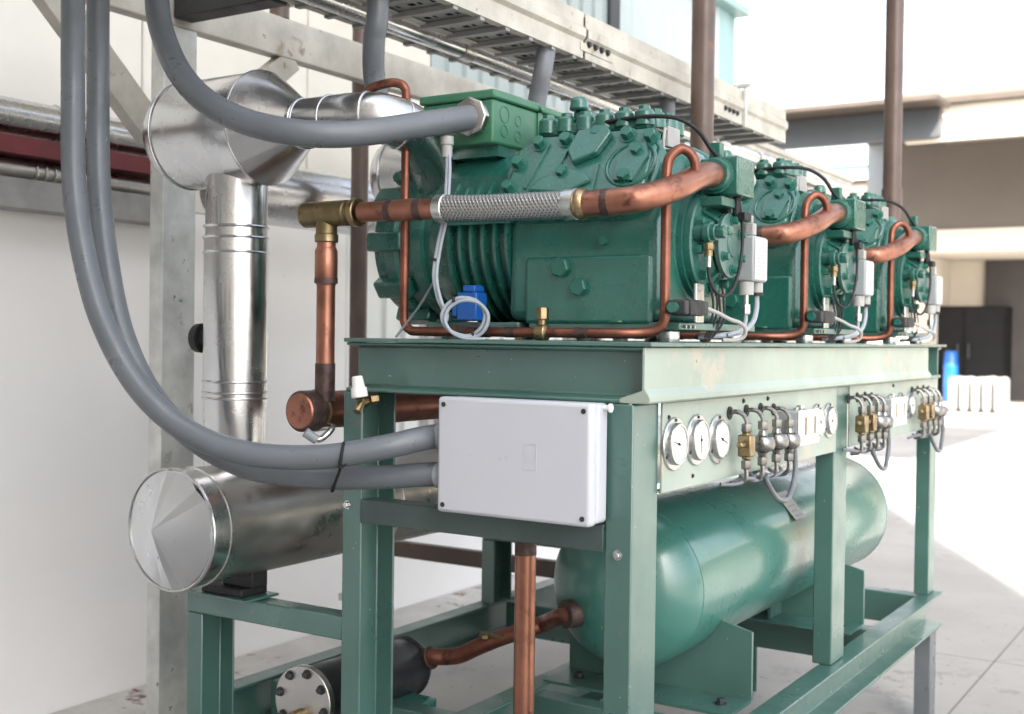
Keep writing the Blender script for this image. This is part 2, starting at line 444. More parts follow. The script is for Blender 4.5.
# ------------------------------------------------------------------ cable trays
def tray(label, x0, x1, z, y0, y1, h, mtl, splice=None):
    t = thing('cable_tray', label, 'cable tray', ((x0 + x1) / 2, y0, z), 'overhead cable trays')
    m = MB(); c = .0115; nx = int((x1 - x0) / c); ny = int((y1 - y0) / c)
    V = {}
    def v(i, j):
        if (i, j) not in V: V[i, j] = m.bm.verts.new((x0 + (x1 - x0) * i / nx, y0 + (y1 - y0) * j / ny, z + .004))
        return V[i, j]
    for j in range(ny):
        jm = j % 12
        for i in range(nx):
            k_ = (i + (3 if (j // 12) % 2 else 0)) % 7
            if jm in (3, 4, 5) and k_ in (1, 2, 3, 4) and 1 < i < nx - 2: continue
            if jm in (8, 9) and k_ in (0, 4, 5) and 1 < i < nx - 2: continue
            m.bm.faces.new((v(i, j), v(i + 1, j), v(i + 1, j + 1), v(i, j + 1)))
    for j in range(0, ny, 12):
        yy = y0 + (y1 - y0) * j / ny
        m.box(x0 + .004, x1 - .004, yy, yy + .022, z - .014, z + .002)
    m.build('tray_floor', 'trayf', t)
    m = MB(); m.box(x0 + .005, x1 - .005, y0, y1, z + h - .012, z + h - .006); m.build('tray_shade_plate', mtl, t)  # unseen plate added to darken the inside of the tray
    for xx, s_ in ((x0, 1), (x1, -1)):
        m = MB()
        yy = [y0] + ([splice] if splice else []) + [y1]
        for a, bb in zip(yy, yy[1:]):
            m.prism([(xx, z - .004), (xx + s_ * .03, z - .004), (xx + s_ * .03, z), (xx + s_ * .004, z), (xx + s_ * .004, z + h * .38), (xx - s_ * .008, z + h * .46), (xx - s_ * .008, z + h * .60), (xx + s_ * .004, z + h * .68),
                     (xx + s_ * .004, z + h - .004), (xx + s_ * .026, z + h - .004), (xx + s_ * .026, z + h), (xx, z + h), (xx, z + h * .70), (xx - s_ * .012, z + h * .62), (xx - s_ * .012, z + h * .44), (xx, z + h * .36)], 'y', a + .008, bb - .008)
        m.build('side_rail', mtl, t, angle=20)
    return t
t = tray('broad perforated galvanised cable tray passing over the green compressors', -1.075, -.845, 2.552, -2.6, 3.2, .15, 'galvl', 1.20)
m = MB(); m.box(-.8445, -.8415, 1.17, 1.40, 2.573, 2.60)
m2 = m.build('splice_plate', 'galvl', t)
m = MB()
for i in range(4): m.bolt((-.842, 1.225 + .045 * i, 2.60), (1, 0, 0), .009, .010)
m.build('bolt', 'dark', t)
m = MB()
for i in range(4): m.bolt((-.845, 2.44 + .045 * i, 2.59), (1, 0, 0), .009, .010)
m.build('bolt', 'dark', t)
m = MB(); m.box(-1.12, -.81, 2.63, 2.66, 2.715, 2.73); m.box(-.842, -.83, 2.635, 2.655, 2.54, 2.715); m.build('hanger', 'galv', t)
tray('narrow perforated cable tray running beside the broad one, nearer the wall', -1.46, -1.24, 2.635, -2.6, 5.6, .06, 'galvl')
for i in range(6):
    x = -1.045 + i * .033
    m = MB(); m.tube([(x + random.uniform(-.008, .008), -2.6 + j * .56, 2.582 + random.uniform(0, .006)) for j in range(11)], .017, 8)
    tag(m.build('cable', 'black'), 'dark cable lying in the broad overhead cable tray', 'cable', 'cables in the tray')
for x, z, lab in ((-1.15, 2.555, 'bright thin conduit under the broad tray'), (-1.62, 2.735, 'bright round conduit between the trays and the galvanised beam')):
    m = MB(); m.cyl((x, -2.6, z), (x, 6, z), .03)
    o = tag(m.build('steel_conduit', 'alu'), lab, 'conduit')
    m = MB()
    for yy in (.9, 2.4, 3.6): m.cyl((x, yy, z), (x, yy + .06, z), .034)
    m.build('coupling', 'alub', o)

# ------------------------------------------------------------------ brown riser poles
def pole(q, r, base, top, elbow, lab):
    m = MB()
    m.tube([Vector((q.x + elbow[0], q.y + elbow[1], base)), Vector((q.x + elbow[0] * .45, q.y + elbow[1] * .45, base)), Vector((q.x + elbow[0] * .12, q.y + elbow[1] * .12, base + .03)), Vector((q.x, q.y, base + .14)), Vector((q.x, q.y, base + .3)), Vector((q.x, q.y, top))], r, 20)
    o = tag(m.build('riser_pole', 'brownp'), lab, 'pipe', 'tall brown riser pipes')
    m = MB(); m.cyl((q.x, q.y, base + .42), (q.x, q.y, base + .5), r * 1.12); m.build('coupling', 'brownp', o)
pole(at(703, 60, d=4.5), .044, 1.78, 5.2, (-.5, -.1), 'tall brown pipe rising past the end of the cable tray')
pole(at(893, 130, d=5.45), .041, 1.80, 5.6, (-.6, -.1), 'tall brown pipe standing against the beige building on the right')

# =================================================================== RACK
rk = thing('equipment_rack', 'green painted steel rack carrying the three compressors', 'rack', (-.43, 1.4, 0))
ZT = 1.593; ZB = 1.456
def cpost(m, x0, x1, y0, y1, z0, z1, t=.008, openx=1):
    """channel post, web on the -x side when openx=1"""
    if openx > 0: pts = [(x0, y0), (x1, y0), (x1, y0 + t), (x0 + t, y0 + t), (x0 + t, y1 - t), (x1, y1 - t), (x1, y1), (x0, y1)]
    else: pts = [(x1, y0), (x1, y1), (x0, y1), (x0, y1 - t), (x1 - t, y1 - t), (x1 - t, y0 + t), (x0, y0 + t), (x0, y0)]
    m.prism(pts, 'z', z0, z1); return m
# end beams (channels open outward)
m = MB(); m.prism([(0.002, ZB), (.06, ZB), (.06, ZT - .011), (.002, ZT - .011), (.002, ZT - .018), (.05, ZT - .022), (.05, ZB + .016), (.002, ZB + .010)], 'x', -.864, -.016)
m.build('end_beam', 'frame', rk, bevel=.004)
m = MB(); m.prism([(2.74, ZB), (2.798, ZB), (2.798, ZB + .01), (2.75, ZB + .014), (2.75, ZT - .024), (2.798, ZT - .02), (2.798, ZT - .011), (2.74, ZT - .011)], 'x', -.864, -.016)
m.build('end_beam', 'frame', rk, bevel=.003)
# long beams
m = MB(); m.prism([(-.075, ZB + .001), (-.004, ZB + .001), (0, ZB + .006), (0, ZB + .016), (-.012, ZB + .034), (-.012, ZT - .012), (-.02, ZT - .012), (-.02, ZB + .03), (-.075, ZB + .012)], 'y', 0, 2.56)
m.build('long_beam', 'plate', rk, bevel=.002)
m = MB(); m.prism([(-.075, ZB + .001), (-.004, ZB + .001), (-.004, ZB + .012), (-.055, ZB + .016), (-.055, ZT - .012), (-.063, ZT - .012), (-.063, ZB + .016), (-.075, ZB + .012)], 'y', 2.562, 2.738)
m.build('long_beam', 'frame', rk, bevel=.002)
m = MB(); m.prism([(-.865, ZB + .001), (-.80, ZB + .001), (-.80, ZB + .010), (-.855, ZB + .014), (-.855, ZT - .012), (-.865, ZT - .012)], 'y', .062, 2.738)
m.build('long_beam', 'frame', rk, bevel=.002)
for (a, bb) in ((.9, .96), (1.9, 1.96)):
    m = MB(); m.box(-.798, -.078, a, bb, ZB + .02, ZT - .012); m.build('cross_beam', 'frame', rk, bevel=.003)
m = MB(); m.box(-.867, .004, -.004, .17, ZT - .010, ZT); m.box(-.10, .004, .1701, 2.803, ZT - .010, ZT); m.box(-.867, -.76, .1701, 2.803, ZT - .010, ZT)
m.box(-.7599, -.1001, 2.64, 2.803, ZT - .010, ZT)
for i in range(3): m.box(-.7599, -.1001, .22 + 1.006 * i, .62 + 1.006 * i, ZT - .010, ZT - .001)
m.build('deck', 'frame', rk, bevel=.002)
# posts
m = MB(); cpost(m, -.105, -.038, -.002, .128, 0, ZB - .001, openx=-1); m.build('post', 'frame', rk, bevel=.004)
m = MB(); cpost(m, -.867, -.805, -.002, .14, 0, ZB - .001); m.build('post', 'frame', rk, bevel=.004)
m = MB(); cpost(m, -.096, -.034, 1.427, 1.565, .556, ZB - .001, openx=-1); m.build('post', 'frame', rk, bevel=.004)
m = MB(); cpost(m, -.092, -.034, 2.72, 2.825, .556, ZB - .001, openx=-1); m.build('post', 'frame', rk, bevel=.004)
m = MB(); cpost(m, -.867, -.805, 2.69, 2.825, 0, ZB - .001); m.build('post', 'frame', rk, bevel=.004)
m = MB(); cpost(m, -.085, -.02, 2.725, 2.82, 0, .413, openx=-1); m.build('foot', 'hose', rk, bevel=.004)
m = MB(); cpost(m, -.867, -.805, 1.36, 1.50, 0, ZB - .001); m.build('post', 'frame', rk, bevel=.004)
# instrument panel and its back fold
m = MB(); m.box(-.0345, -.0285, .1282, 1.425, 1.247, ZB - .002); m.box(-.055, -.0349, .1305, 1.425, 1.247, 1.252)
m.build('instrument_panel', 'plate', rk, bevel=.0015)
m = MB(); m.box(-.0345, -.0285, 1.5655, 2.80, 1.252, ZB - .002)
m.build('instrument_panel', 'plate', rk, bevel=.0015)
# lower rails
def rail(m, x0, x1, y0, y1, z0, z1, t=.009, side=1):
    """lying channel along y, open to +x when side=1"""
    if side > 0: pts = [(x0, z0), (x1, z0), (x1, z0 + t), (x0 + t, z0 + t * 1.6), (x0 + t, z1 - t * 1.6), (x1, z1 - t), (x1, z1), (x0, z1)]
    else: pts = [(x1, z0), (x0, z0), (x0, z0 + t), (x1 - t, z0 + t * 1.6), (x1 - t, z1 - t * 1.6), (x0, z1 - t), (x0, z1), (x1, z1)]
    m.prism(pts, 'y', y0, y1); return m
m = MB(); rail(m, -.075, 0.0, .131, 2.84, .414, .555); m.build('lower_rail', 'frame', rk, bevel=.003)
m = MB(); rail(m, -.745, -.672, .145, 2.798, .418, .56, side=1); m.build('lower_rail', 'frame', rk, bevel=.003)
m = MB(); rail(m, -1.47, -1.40, .145, 2.798, .418, .56, side=1); m.build('lower_rail', 'frame', rk, bevel=.003)
for yy in (.62, 2.0, 2.71):
    m = MB(); m.box(-.671, -.077, yy, yy + .07, .424, .552); m.build('cross_beam', 'frame', rk, bevel=.004)
for yy in (.30, 1.62, 2.71):
    m = MB(); m.box(-1.399, -.747, yy, yy + .07, .424, .552); m.build('cross_beam', 'frame', rk, bevel=.004)
# side supports for the clad header
for yy in (0.0, 1.50):
    m = MB(); m.box(-1.439, -.868, yy, yy + .065, .812, .873); m.build('support_bar', 'frame', rk, bevel=.004)
    m = MB(); cpost(m, -1.439, -1.379, yy + .0005, yy + .13, .561 if yy else 0, .811); m.build('support_leg', 'frame', rk, bevel=.004)
# bracket bar carrying the white box
m = MB(); m.prism([(-.009, 1.124), (-.003, 1.124), (-.003, 1.178), (.05, 1.178), (.05, 1.184), (-.009, 1.184)], 'x', -.800, -.106)
m.build('box_bracket', 'framed', rk, bevel=.002)
m = MB()
for (x, z) in ((-.85, 1.165), (-.072, 1.12)): m.bolt((x, -.002, z), (0, -1, 0), .008, .010)
m.build('bolt', 'steel', rk)
m = MB(); m.prism([(-.867, 1.43), (-.805, 1.43), (-.73, 1.452), (-.73, 1.455), (-.867, 1.455)], 'y', -.002, .004)

# ------------------------------------------------------------------ white junction box
BL = at(437.5, 396, y=-.098).x; BR = at(591, 403.5, y=-.098).x; BT = (at(441, 396.5, y=-.098).z + at(591, 403.5, y=-.098).z) / 2; BB = (at(437, 511.6, y=-.098).z + at(590, 528.5, y=-.098).z) / 2
bx = thing('junction_box', 'white plastic electrical box fixed on the near end of the rack', 'electrical box', (-.31, -.05, 1.182))
m = MB(); m.box(BL + .002, BR - .002, -.062, -.011, BB + .002, BT - .002); m.build('base', 'white', bx, bevel=.010, seg=3)
m = MB(); m.box(BL, BR, -.098, -.064, BB, BT); m.build('cover', 'white', bx, bevel=.009, seg=3)
m = MB()
for x in (BL + .018, BR - .018):
    for z in (BB + .018, BT - .018): m.cyl((x, -.0995, z), (x, -.094, z), .006, seg=12)
m.build('screw', 'dark', bx)
m = MB()
for (x0, x1, z0, z1) in [(a_ - .005, b_ - .005, c_ + .005, d_ + .005) for a_, b_, c_, d_ in ((-.255, -.222, 1.300, 1.302), (-.255, -.222, 1.358, 1.360), (-.255, -.253, 1.302, 1.358), (-.224, -.222, 1.302, 1.358), (-.248, -.229, 1.318, 1.332))]:
    m.box(x0, x1, -.0992, -.0975, z0, z1)
m.build('emboss', 'white', bx)
m = MB(); m.cyl((BR - .004, -.035, BT - .012), (BR + .012, -.035, BT - .012), .006, seg=10); m.cyl((BR + .012, -.035, BT - .012), (BR + .017, -.035, BT - .012), .010, seg=10); m.build('vent_plug', 'cap', bx)
for z in (at(437, 436, y=-.045).z, at(437, 474, y=-.045).z):
    m = MB(); m.lathe([(0, .036), (.012, .036), (.014, .033), (.03, .033)], (BL + .001, -.045, z), (-1, 0, 0), 20); m.build('gland', 'greyp', bx)

# ------------------------------------------------------------------ grey conduits
def hose(pts, r, lab, mtl='hose', extra=None):
    m = MB(); m.tube(pts, r, 24, sub=10)
    return tag(m.build('conduit', mtl), lab, 'conduit', 'grey flexible conduits')
hA = [at(73, -60, d=2.98), at(73, 0, d=2.97), at(73, 90, d=2.95), at(74, 180, d=2.93), at(83, 250, d=2.9), at(102, 320, d=2.87), at(137, 385, d=2.84), at(185, 430, d=2.82), at(245, 453, d=2.80), at(320, 457, d=2.79), at(385, 447, d=2.80), at(415, 440, d=2.82), at(437, 436, y=-.045)]
hB = [at(98, -60, d=3.12), at(98, 0, d=3.10), at(98, 90, d=3.08), at(99, 180, d=3.06), at(107, 260, d=3.02), at(123, 335, d=3.0), at(152, 395, d=2.98), at(195, 440, d=2.95), at(250, 468, d=2.92), at(320, 477, d=2.90), at(385, 477, d=2.87), at(415, 475, d=2.855), at(437, 474, y=-.045)]
hose(hA, .0292, 'outer grey conduit looping from above into the top of the white box')
hose(hB, .0290, 'inner grey conduit looping from above into the white box below its twin')
A_ = at(337, 456.5, d=2.79); B_ = at(337, 477.3, d=2.893); e1 = (B_ - A_).normalized(); e2 = (R0 - F0 * .12).cross(e1).normalized()
m = MB(); lp = []
for c_, a_ in ((A_, PI / 2), (B_, -PI / 2)):
    for i in range(9):
        t_ = a_ + PI * i / 8
        lp.append(c_ + (e1 * math.cos(t_) + e2 * math.sin(t_)) * .0325 + R0 * (.012 if c_ is A_ else -.006))
m.tube(lp + [lp[0]], .0038, 8, sub=3); m.tube([lp[8], lp[8] + Vector((0, 0, .018)) + R0 * .02], .0025, 6)
tag(m.build('cable_tie', 'black'), 'black cable tie strapping the two grey conduits together beside the white box', 'cable tie')
hC = [at(157, -70, d=3.25), at(157, 0, d=3.2), at(164, 38, d=3.15), at(182, 76, d=3.05), at(210, 104, d=2.96), at(250, 123, d=2.90), at(300, 133, d=2.87), at(350, 134, d=2.89), at(405, 127, d=2.95), at(445, 121, d=3.01), at(472, 117.5, y=.185)]
hose(hC, .0325, 'grey conduit sweeping past the clad barrel into the green terminal box')
q = at(378, 0, d=3.28)
hose([q + Vector((-.02, 0, .4)), q, at(374, 40, d=3.30), at(374, 75, d=3.34), at(379, 101, d=3.36)], .031, 'grey conduit dropping from above behind the hooked copper tube')
hose([at(549, 30, x=-.885), at(547, 45, x=-.885), at(543, 70, d=3.9), at(538, 95, d=3.93), at(535, 118, d=3.95)], .031, 'short dark grey conduit dropping out of the broad cable tray', 'hosed')
hose([Vector((-.90, 1.99, 2.585)), Vector((-.90, 1.98, 2.52)), Vector((-.90, 2.02, 2.40)), Vector((-.85, 2.10, 2.22))], .031, 'conduit dropping from the tray to the farthest compressor', 'hosed')

# ------------------------------------------------------------------ aluminium clad suction header and risers
HX = -1.25; HZ = 1.09; HR = .155
hd = thing('clad_header', 'large horizontal aluminium clad pipe with conical end cap below the conduits', 'insulated pipe', (HX, 0, HZ))
m = MB(); m.lathe([(0, HR), (2.9, HR)], (HX, -.17, HZ), (0, 1, 0), 56); m.build('jacket', 'alub', hd)
m = MB(); sp = [(-100, 0), (-84, .007), (-70, 0), (-52, .004), (-35, 0), (0, -.002), (35, 0), (48, .009), (58, 0), (82, -.001), (92, .008), (101, 0), (140, .001), (180, -.001), (220, .001)]
tip_ = m.bm.verts.new((HX - .012, -.283, HZ + .004)); ra = []; rb = []
sp2 = []
for i in range(len(sp)):
    a0_, t0_ = sp[i]; a1_, t1_ = sp[(i + 1) % len(sp)]
    if a1_ < a0_: a1_ += 360
    n_ = max(1, int((a1_ - a0_) / 5))
    sp2 += [(a0_ + (a1_ - a0_) * q_ / n_, t0_ + (t1_ - t0_) * q_ / n_) for q_ in range(n_)]
sp = sp2
for a_, t_ in sp:
    ca, sa = math.cos(rad(a_)), math.sin(rad(a_))
    ra.append(m.bm.verts.new((HX - .006 + HR * .55 * ca, -.256 - t_ * .62, HZ + HR * .55 * sa))); rb.append(m.bm.verts.new((HX + HR * .98 * ca, -.231 - t_ * .75, HZ + HR * .98 * sa)))
for i in range(len(sp)):
    k_ = (i + 1) % len(sp)
    m.bm.faces.new((tip_, ra[i], ra[k_])); m.bm.faces.new((ra[i], rb[i], rb[k_], ra[k_]))
m.build('cap_cone', 'alucap', hd, angle=6)
m = MB(); m.ring((HX, -.2285, HZ), (0, 1, 0), HR + .003, .0045, 64, 8); m.build('rolled_rim', 'alu', hd)
m = MB(); m.lathe([(.048, HR * .93), (.050, HR * .98), (.052, HR + .006), (.062, HR + .006), (.062, HR + .002), (.11, HR + .002), (.112, HR + .005), (.118, HR + .005), (.118, HR + .001)], (HX, -.28, HZ), (0, 1, 0), 56)
m.build('end_cap', 'alu', hd, angle=25)
m = MB()
for yy in (.55, 1.1, 1.7): m.ring((HX, yy, HZ), (0, 1, 0), HR, .006, 48)
m.build('seam_band', 'alub', hd)

def riser_unit(lab):
    r = thing('clad_riser', lab, 'insulated pipe', (HX, -.006, HZ), 'aluminium clad risers')
    m = MB(); m.lathe([(0, .0825), (.14, .0830), (.20, .0865), (.64, .0865), (.66, .083), (1.0, .083)], (HX, -.006, HZ + HR - .03), (0, 0, 1), 40); m.build('riser', 'alu', r)
    m = MB()
    for z, R_ in ((1.425, .086), (1.44, .086), (1.47, .0865), (1.82, .086), (1.86, .087), (1.89, .086)): m.ring((HX, -.006, z), (0, 0, 1), R_, .0035, 40)
    m.build('seam_band', 'alu', r)
    m = MB(); m.lathe([(0, .10), (.02, .125), (.05, .142), (.09, .149), (.365, .149)], (-1.505, -.006, 2.152), (1, 0, 0), 48); m.build('barrel', 'alu', r)
    m = MB(); m.lathe([(0, .152), (.006, .152), (.125, .066), (.135, .066)], (-1.142, -.006, 2.152), (1, 0, 0), 48); m.build('reducer', 'alu', r)
    m = MB()
    m.ring((-1.142, -.006, 2.152), (1, 0, 0), .151, .003, 48); m.ring((-1.435, -.006, 2.152), (1, 0, 0), .1485, .0025, 48)
    m.build('seam_band', 'alu', r)
    m = MB(); m.tube([(-1.02, -.006, 2.152), (-.90, -.006, 2.152), (-.83, -.002, 2.152), (-.775, .02, 2.15), (-.745, .07, 2.14), (-.745, .14, 2.12), (-.765, .22, 2.08), (-.79, .29, 2.02)], .064, 28); m.build('elbow', 'alu', r)
    m = MB()
    for p, d in (((-1.0, -.006, 2.152), (1, 0, 0)), ((-.91, -.006, 2.152), (1, 0, 0)), ((-.80, .006, 2.152), (1, .25, 0)), ((-.747, .065, 2.141), (.35, 1, -.15))): m.ring(p, d, .0645, .003, 32)
    m.build('seam_band', 'alu', r)
    return r
rs = riser_unit('dented aluminium clad riser with fat barrel above the header, fully in view at the left')
r2 = copy_tree(rs, None, Vector((-.004, .985, 0))); r2['label'] = 'second aluminium clad barrel and riser, mostly hidden behind the nearest compressor'
r3 = copy_tree(rs, None, Vector((-.008, 1.968, 0))); r3['label'] = 'third aluminium clad barrel and riser, deepest behind the compressors'
for yy, lab in ((-.01, 'black clamp block under the clad header on the near green support bar'), (1.50, 'black clamp block under the clad header on the rear support bar')):
    s_ = thing('pipe_saddle', lab, 'pipe support', (HX - .05, yy + .03, .874), 'black pipe saddles')
    m = MB(); m.box(-1.37, -1.17, yy - .03, yy + .10, .8745, .882); m.build('base_plate', 'frame', s_, bevel=.002)
    m = MB(); m.box(-1.355, -1.20, yy - .015, yy + .085, .8825, .905); m.box(-1.30, -1.185, yy + .01, yy + .07, .9055, .952); m.build('clamp_block', 'black', s_, bevel=.004)
q = at(197, 338, d=3.33); ax_ = (Vector((HX, -.006, q.z)) - q).normalized()
m = MB(); m.lathe([(0, .034), (.004, .040), (.028, .042), (.03, .03), (.05, .03)], q, ax_, 24)
tag(m.build('pipe_stub', 'black'), 'black round stub sticking out behind the clad riser', 'pipe stub')

# ------------------------------------------------------------------ compressors
NUT = at(472, 117.5, y=.185) + Vector((.03, 0, 0))
def compressor():
    Y = .38; Z0 = ZT
    c = thing('compressor', 'x', 'compressor', (-.45, Y, Z0), 'green refrigeration compressors')
    G = 'comp'
    # crankcase
    m = MB(); m.prism([(.165, 1.64), (.165, 1.88), (.205, 1.965), (.32, 2.075), (.44, 2.075), (.555, 1.965), (.595, 1.88), (.595, 1.64)], 'x', -.47, -.045)
    m.build('crankcase', G, c, bevel=.028, seg=4)
    m = MB(); m.box(-.41, -.062, .154, .18, 1.634, 1.800); m.build('sump_cover', G, c, bevel=.010, seg=4)
    m = MB()
    m.hexa((-.302, .155, 1.773), (0, -1, 0), .026, .020); m.hexa((-.250, .155, 1.724), (0, -1, 0), .023, .020)
    m.cyl((-.190, .166, 1.835), (-.190, .150, 1.835), .010, seg=16)
    m.build('drain_plug', 'compd', c)
    m = MB(); m.lathe([(0, .115), (.02, .10), (.03, .03)], (-.47, .20, 1.98), (0, -1, .1), 24)
    # motor housing
    m = MB(); m.lathe([(0, .19), (.03, .205), (.26, .205), (.28, .195), (.30, .195), (.302, .208), (.335, .208), (.34, .195), (.385, .195), (.392, .208), (.425, .208), (.428, .196), (.470, .192), (.482, .12), (.482, 0)], (-.45, Y, 1.855), (-1, 0, 0), 64)
    m.build('motor_housing', G, c, angle=40)
    m = MB()
    for i in range(6):
        m.lathe([(0, .196), (.001, .2275), (.010, .2275), (.011, .196)], (-.462 - i * .036, Y, 1.855), (-1, 0, 0), 72)
    m.build('cooling_fins', G, c, angle=40)
    m = MB(); m.box(-.67, -.45, .145, .20, 1.888, 1.896); m.build('fin_rib', G, c)
    m = MB()
    for i in range(10):
        a = 2 * PI * (i + .5) / 10
        R_ = Matrix.Rotation(a, 3, 'X'); ctr = Vector((-.86, Y, 1.855)) + R_ @ Vector((0, 0, .208))
        m.box(ctr.x - .062, ctr.x + .055, ctr.y - .026, ctr.y + .026, ctr.z - .02, ctr.z + .02, R_)
    m.build('end_lug', G, c, bevel=.007)
    m = MB(); m.prism([(.21, 1.90), (.21, 2.02), (.25, 2.075), (.51, 2.075), (.55, 2.02), (.55, 1.90)], 'x', -.85, -.48); m.build('motor_shoulder', G, c, bevel=.02, seg=3)
    # suction stop valve on the motor end
    m = MB(); m.lathe([(0, .055), (.05, .055), (.052, .08), (.075, .08), (.078, .055), (.12, .05)], (-.80, .32, 1.96), (0, 0, 1), 28); m.box(-.87, -.80, .27, .37, 2.0, 2.06); m.cyl((-.84, .26, 2.03), (-.84, .20, 2.03), .022, seg=16); m.hexa((-.84, .20, 2.03), (0, -1, 0), .016, .02)
    m.build('suction_valve', G, c, bevel=.004)
    # terminal box
    tb = MB(); tb.box(-.750, -.522, .172, .555, 2.098, 2.212); tbo = tb.build('terminal_box', 'jbox', c, bevel=.008, seg=3)
    m = MB(); m.box(-.756, -.516, .166, .394, 2.2125, 2.236); m.box(-.756, -.516, .398, .562, 2.2125, 2.232); m.build('lid', 'jbox', tbo, bevel=.006, seg=3)
    m = MB(); m.box(-.5225, -.516, .387, .405, 2.10, 2.210); m.cyl((-.519, .396, 2.222), (-.510, .396, 2.222), .008, seg=10); m.build('seam_strap', 'jbox', tbo, bevel=.002)
    m = MB()
    for yy, z, r in ((.225, 2.178, .021), (.292, 2.172, .014), (.224, 2.135, .015), (.291, 2.130, .014)): m.ring((-.5220, yy, z), (1, 0, 0), r, .0016, 20, 6)
    for xx, z, r in ((-.705, 2.18, .022), (-.705, 2.13, .018)): m.ring((xx, .1720, z), (0, 1, 0), r, .0016, 20, 6)
    m.build('knockout', 'compd', tbo)
    m = MB(); m.box(-.72, -.53, .21, .52, 2.07, 2.098); m.build('box_base', G, c)
    m = MB(); m.lathe([(0, .044), (.010, .044), (.012, .052), (.030, .052), (.034, .043)], (NUT.x, .1715, NUT.z), (0, -1, 0), 8); m.build('conduit_nut', 'alub', c, bevel=.003)
    # cylinder heads
    def bank(ang, full):
        a = rad(ang); n = Vector((0, -math.sin(a), math.cos(a))); u = Vector((0, math.cos(a), math.sin(a))); ex = Vector((1, 0, 0))
        o = Vector((0, Y, 1.893))
        m = MB()
        m.slab([(-.47, -.08), (-.42, -.115), (-.12, -.115), (-.06, -.075), (-.06, .055), (-.10, .115), (-.42, .115), (-.47, .075)], o, ex, u, n, .17, .232)
        m.slab([(-.46, -.07), (-.415, -.105), (-.13, -.105), (-.07, -.065), (-.07, .05), (-.105, .105), (-.415, .105), (-.46, .068)], o, ex, u, n, .2325, .252)
        h = m.build('cylinder_head', G, c, bevel=.008, seg=3)
        if not full: return
        m = MB()
        m.slab([(-.385, -.07), (-.27, -.085), (-.215, -.05), (-.23, -.03), (-.29, -.005), (-.36, -.035)], o, ex, u, n, .2525, .262)
        m.slab([(-.275, .0), (-.215, .025), (-.19, .085), (-.21, .11), (-.285, .10), (-.30, .04)], o, ex, u, n, .2525, .272)
        m.build('valve_boss', G, h, bevel=.006, seg=3)
        m = MB()
        for x in (-.40, -.335): m.slab([(x, -.06), (x + .006, -.06), (x + .036, .075), (x + .03, .075)], o, ex, u, n, .2525, .258)
        m.slab([(-.205, -.09), (-.199, -.09), (-.205, .0), (-.211, .0)], o, ex, u, n, .2525, .258)
        m.build('rib', G, h)
        m = MB(); m.ring(o + ex * -.12 + u * -.005 + n * .252, n, .062, .005, 32)
        m.slab([(-.15, -.055), (-.10, -.06), (-.075, .01), (-.09, .05), (-.13, .05), (-.155, .01)], o, ex, u, n, .2525, .262)
        m.build('round_cover', G, h)
        m = MB()
        for x, uu in ((-.445, -.055), (-.44, .02), (-.395, .078), (-.32, .083), (-.235, .095), (-.15, .083), (-.30, -.02), (-.110, .030), (-.125, -.045), (-.20, -.098), (-.35, -.098), (-.085, .07)):
            m.bolt(o + ex * x + u * uu + n * .250, n, .0155, .024)
        m.build('head_bolt', 'compd', h)
    bank(60, True); bank(-60, False)
    m = MB(); m.box(-.435, -.145, .285, .475, 2.06, 2.118); m.build('cylinder_block', G, c, bevel=.015, seg=3)
    m = MB(); m.box(-.445, -.135, .280, .480, 2.1195, 2.152); h = m.build('cylinder_head', G, c, bevel=.008, seg=3)
    spots = [(-.428 + i * .0553, yy) for i in range(6) for yy in (.292, .468)] + [(xx, yy) for yy in (.345, .415) for xx in (-.434, -.146)]
    m = MB()
    for xx, yy in spots: m.lathe([(0, .024), (.002, .0258), (.034, .0248), (.040, .020)], (xx, yy, 2.128), (0, 0, 1), 18)
    m.build('bolt_boss', G, h)
    m = MB()
    for xx, yy in spots: m.hexa((xx, yy, 2.1685), (0, 0, 1), .0155, .010)
    m.build('head_bolt', 'compd', h)
    m = MB(); m.box(-.36, -.31, .30, .40, 2.1525, 2.185); m.lathe([(0, .026), (.03, .022), (.034, .016)], (-.345, .305, 2.185), (0, 0, 1), 14); m.build('relief_port', G, h, bevel=.006)
    # bearing cover and oil pump
    K = (0, Y + .008, 1.838)
    m = MB(); m.lathe([(0, .150), (.018, .150), (.02, .142), (.035, .142)], (-.062, K[1], K[2]), (1, 0, 0), 56); m.build('bearing_flange', G, c)
    m = MB(); m.lathe([(0, .132), (.016, .132), (.020, .127), (.0205, .094), (.026, .088), (.040, .078), (.046, .072), (.047, 0)], (-.026, K[1], K[2]), (1, 0, 0), 56); cv = m.build('bearing_cover', G, c)
    m = MB()
    for i in range(10):
        a = 2 * PI * (i + .3) / 10
        m.bolt((-.0095, K[1] + .111 * math.cos(a), K[2] + .111 * math.sin(a)), (1, 0, 0), .0118, .024)
    m.build('cover_bolt', 'compd', cv)
    m = MB()
    for i in range(6):
        a = 2 * PI * i / 6 + .2
        d_ = Vector((0, math.cos(a), math.sin(a))); m.slab([(-.005, .070), (.036, .070), (.0, .105), (-.005, .105)], Vector((-.004, K[1], K[2])), Vector((1, 0, 0)), d_, Vector((1, 0, 0)).cross(d_), -.005, .005)
    m.build('rib', G, cv)
    m = MB(); m.lathe([(0, .060), (.006, .060), (.007, .080), (.018, .080), (.020, .074), (.021, 0)], (.0215, K[1] + .008, K[2] - .004), (1, 0, 0), 44); op = m.build('oil_pump', 'frame', c)
    m = MB()
    for i in range(6):
        a = 2 * PI * (i + .5) / 6; m.bolt((.041, K[1] + .008 + .061 * math.cos(a), K[2] - .004 + .061 * math.sin(a)), (1, 0, 0), .0095, .016)
    m.build('pump_bolt', 'compd', op)
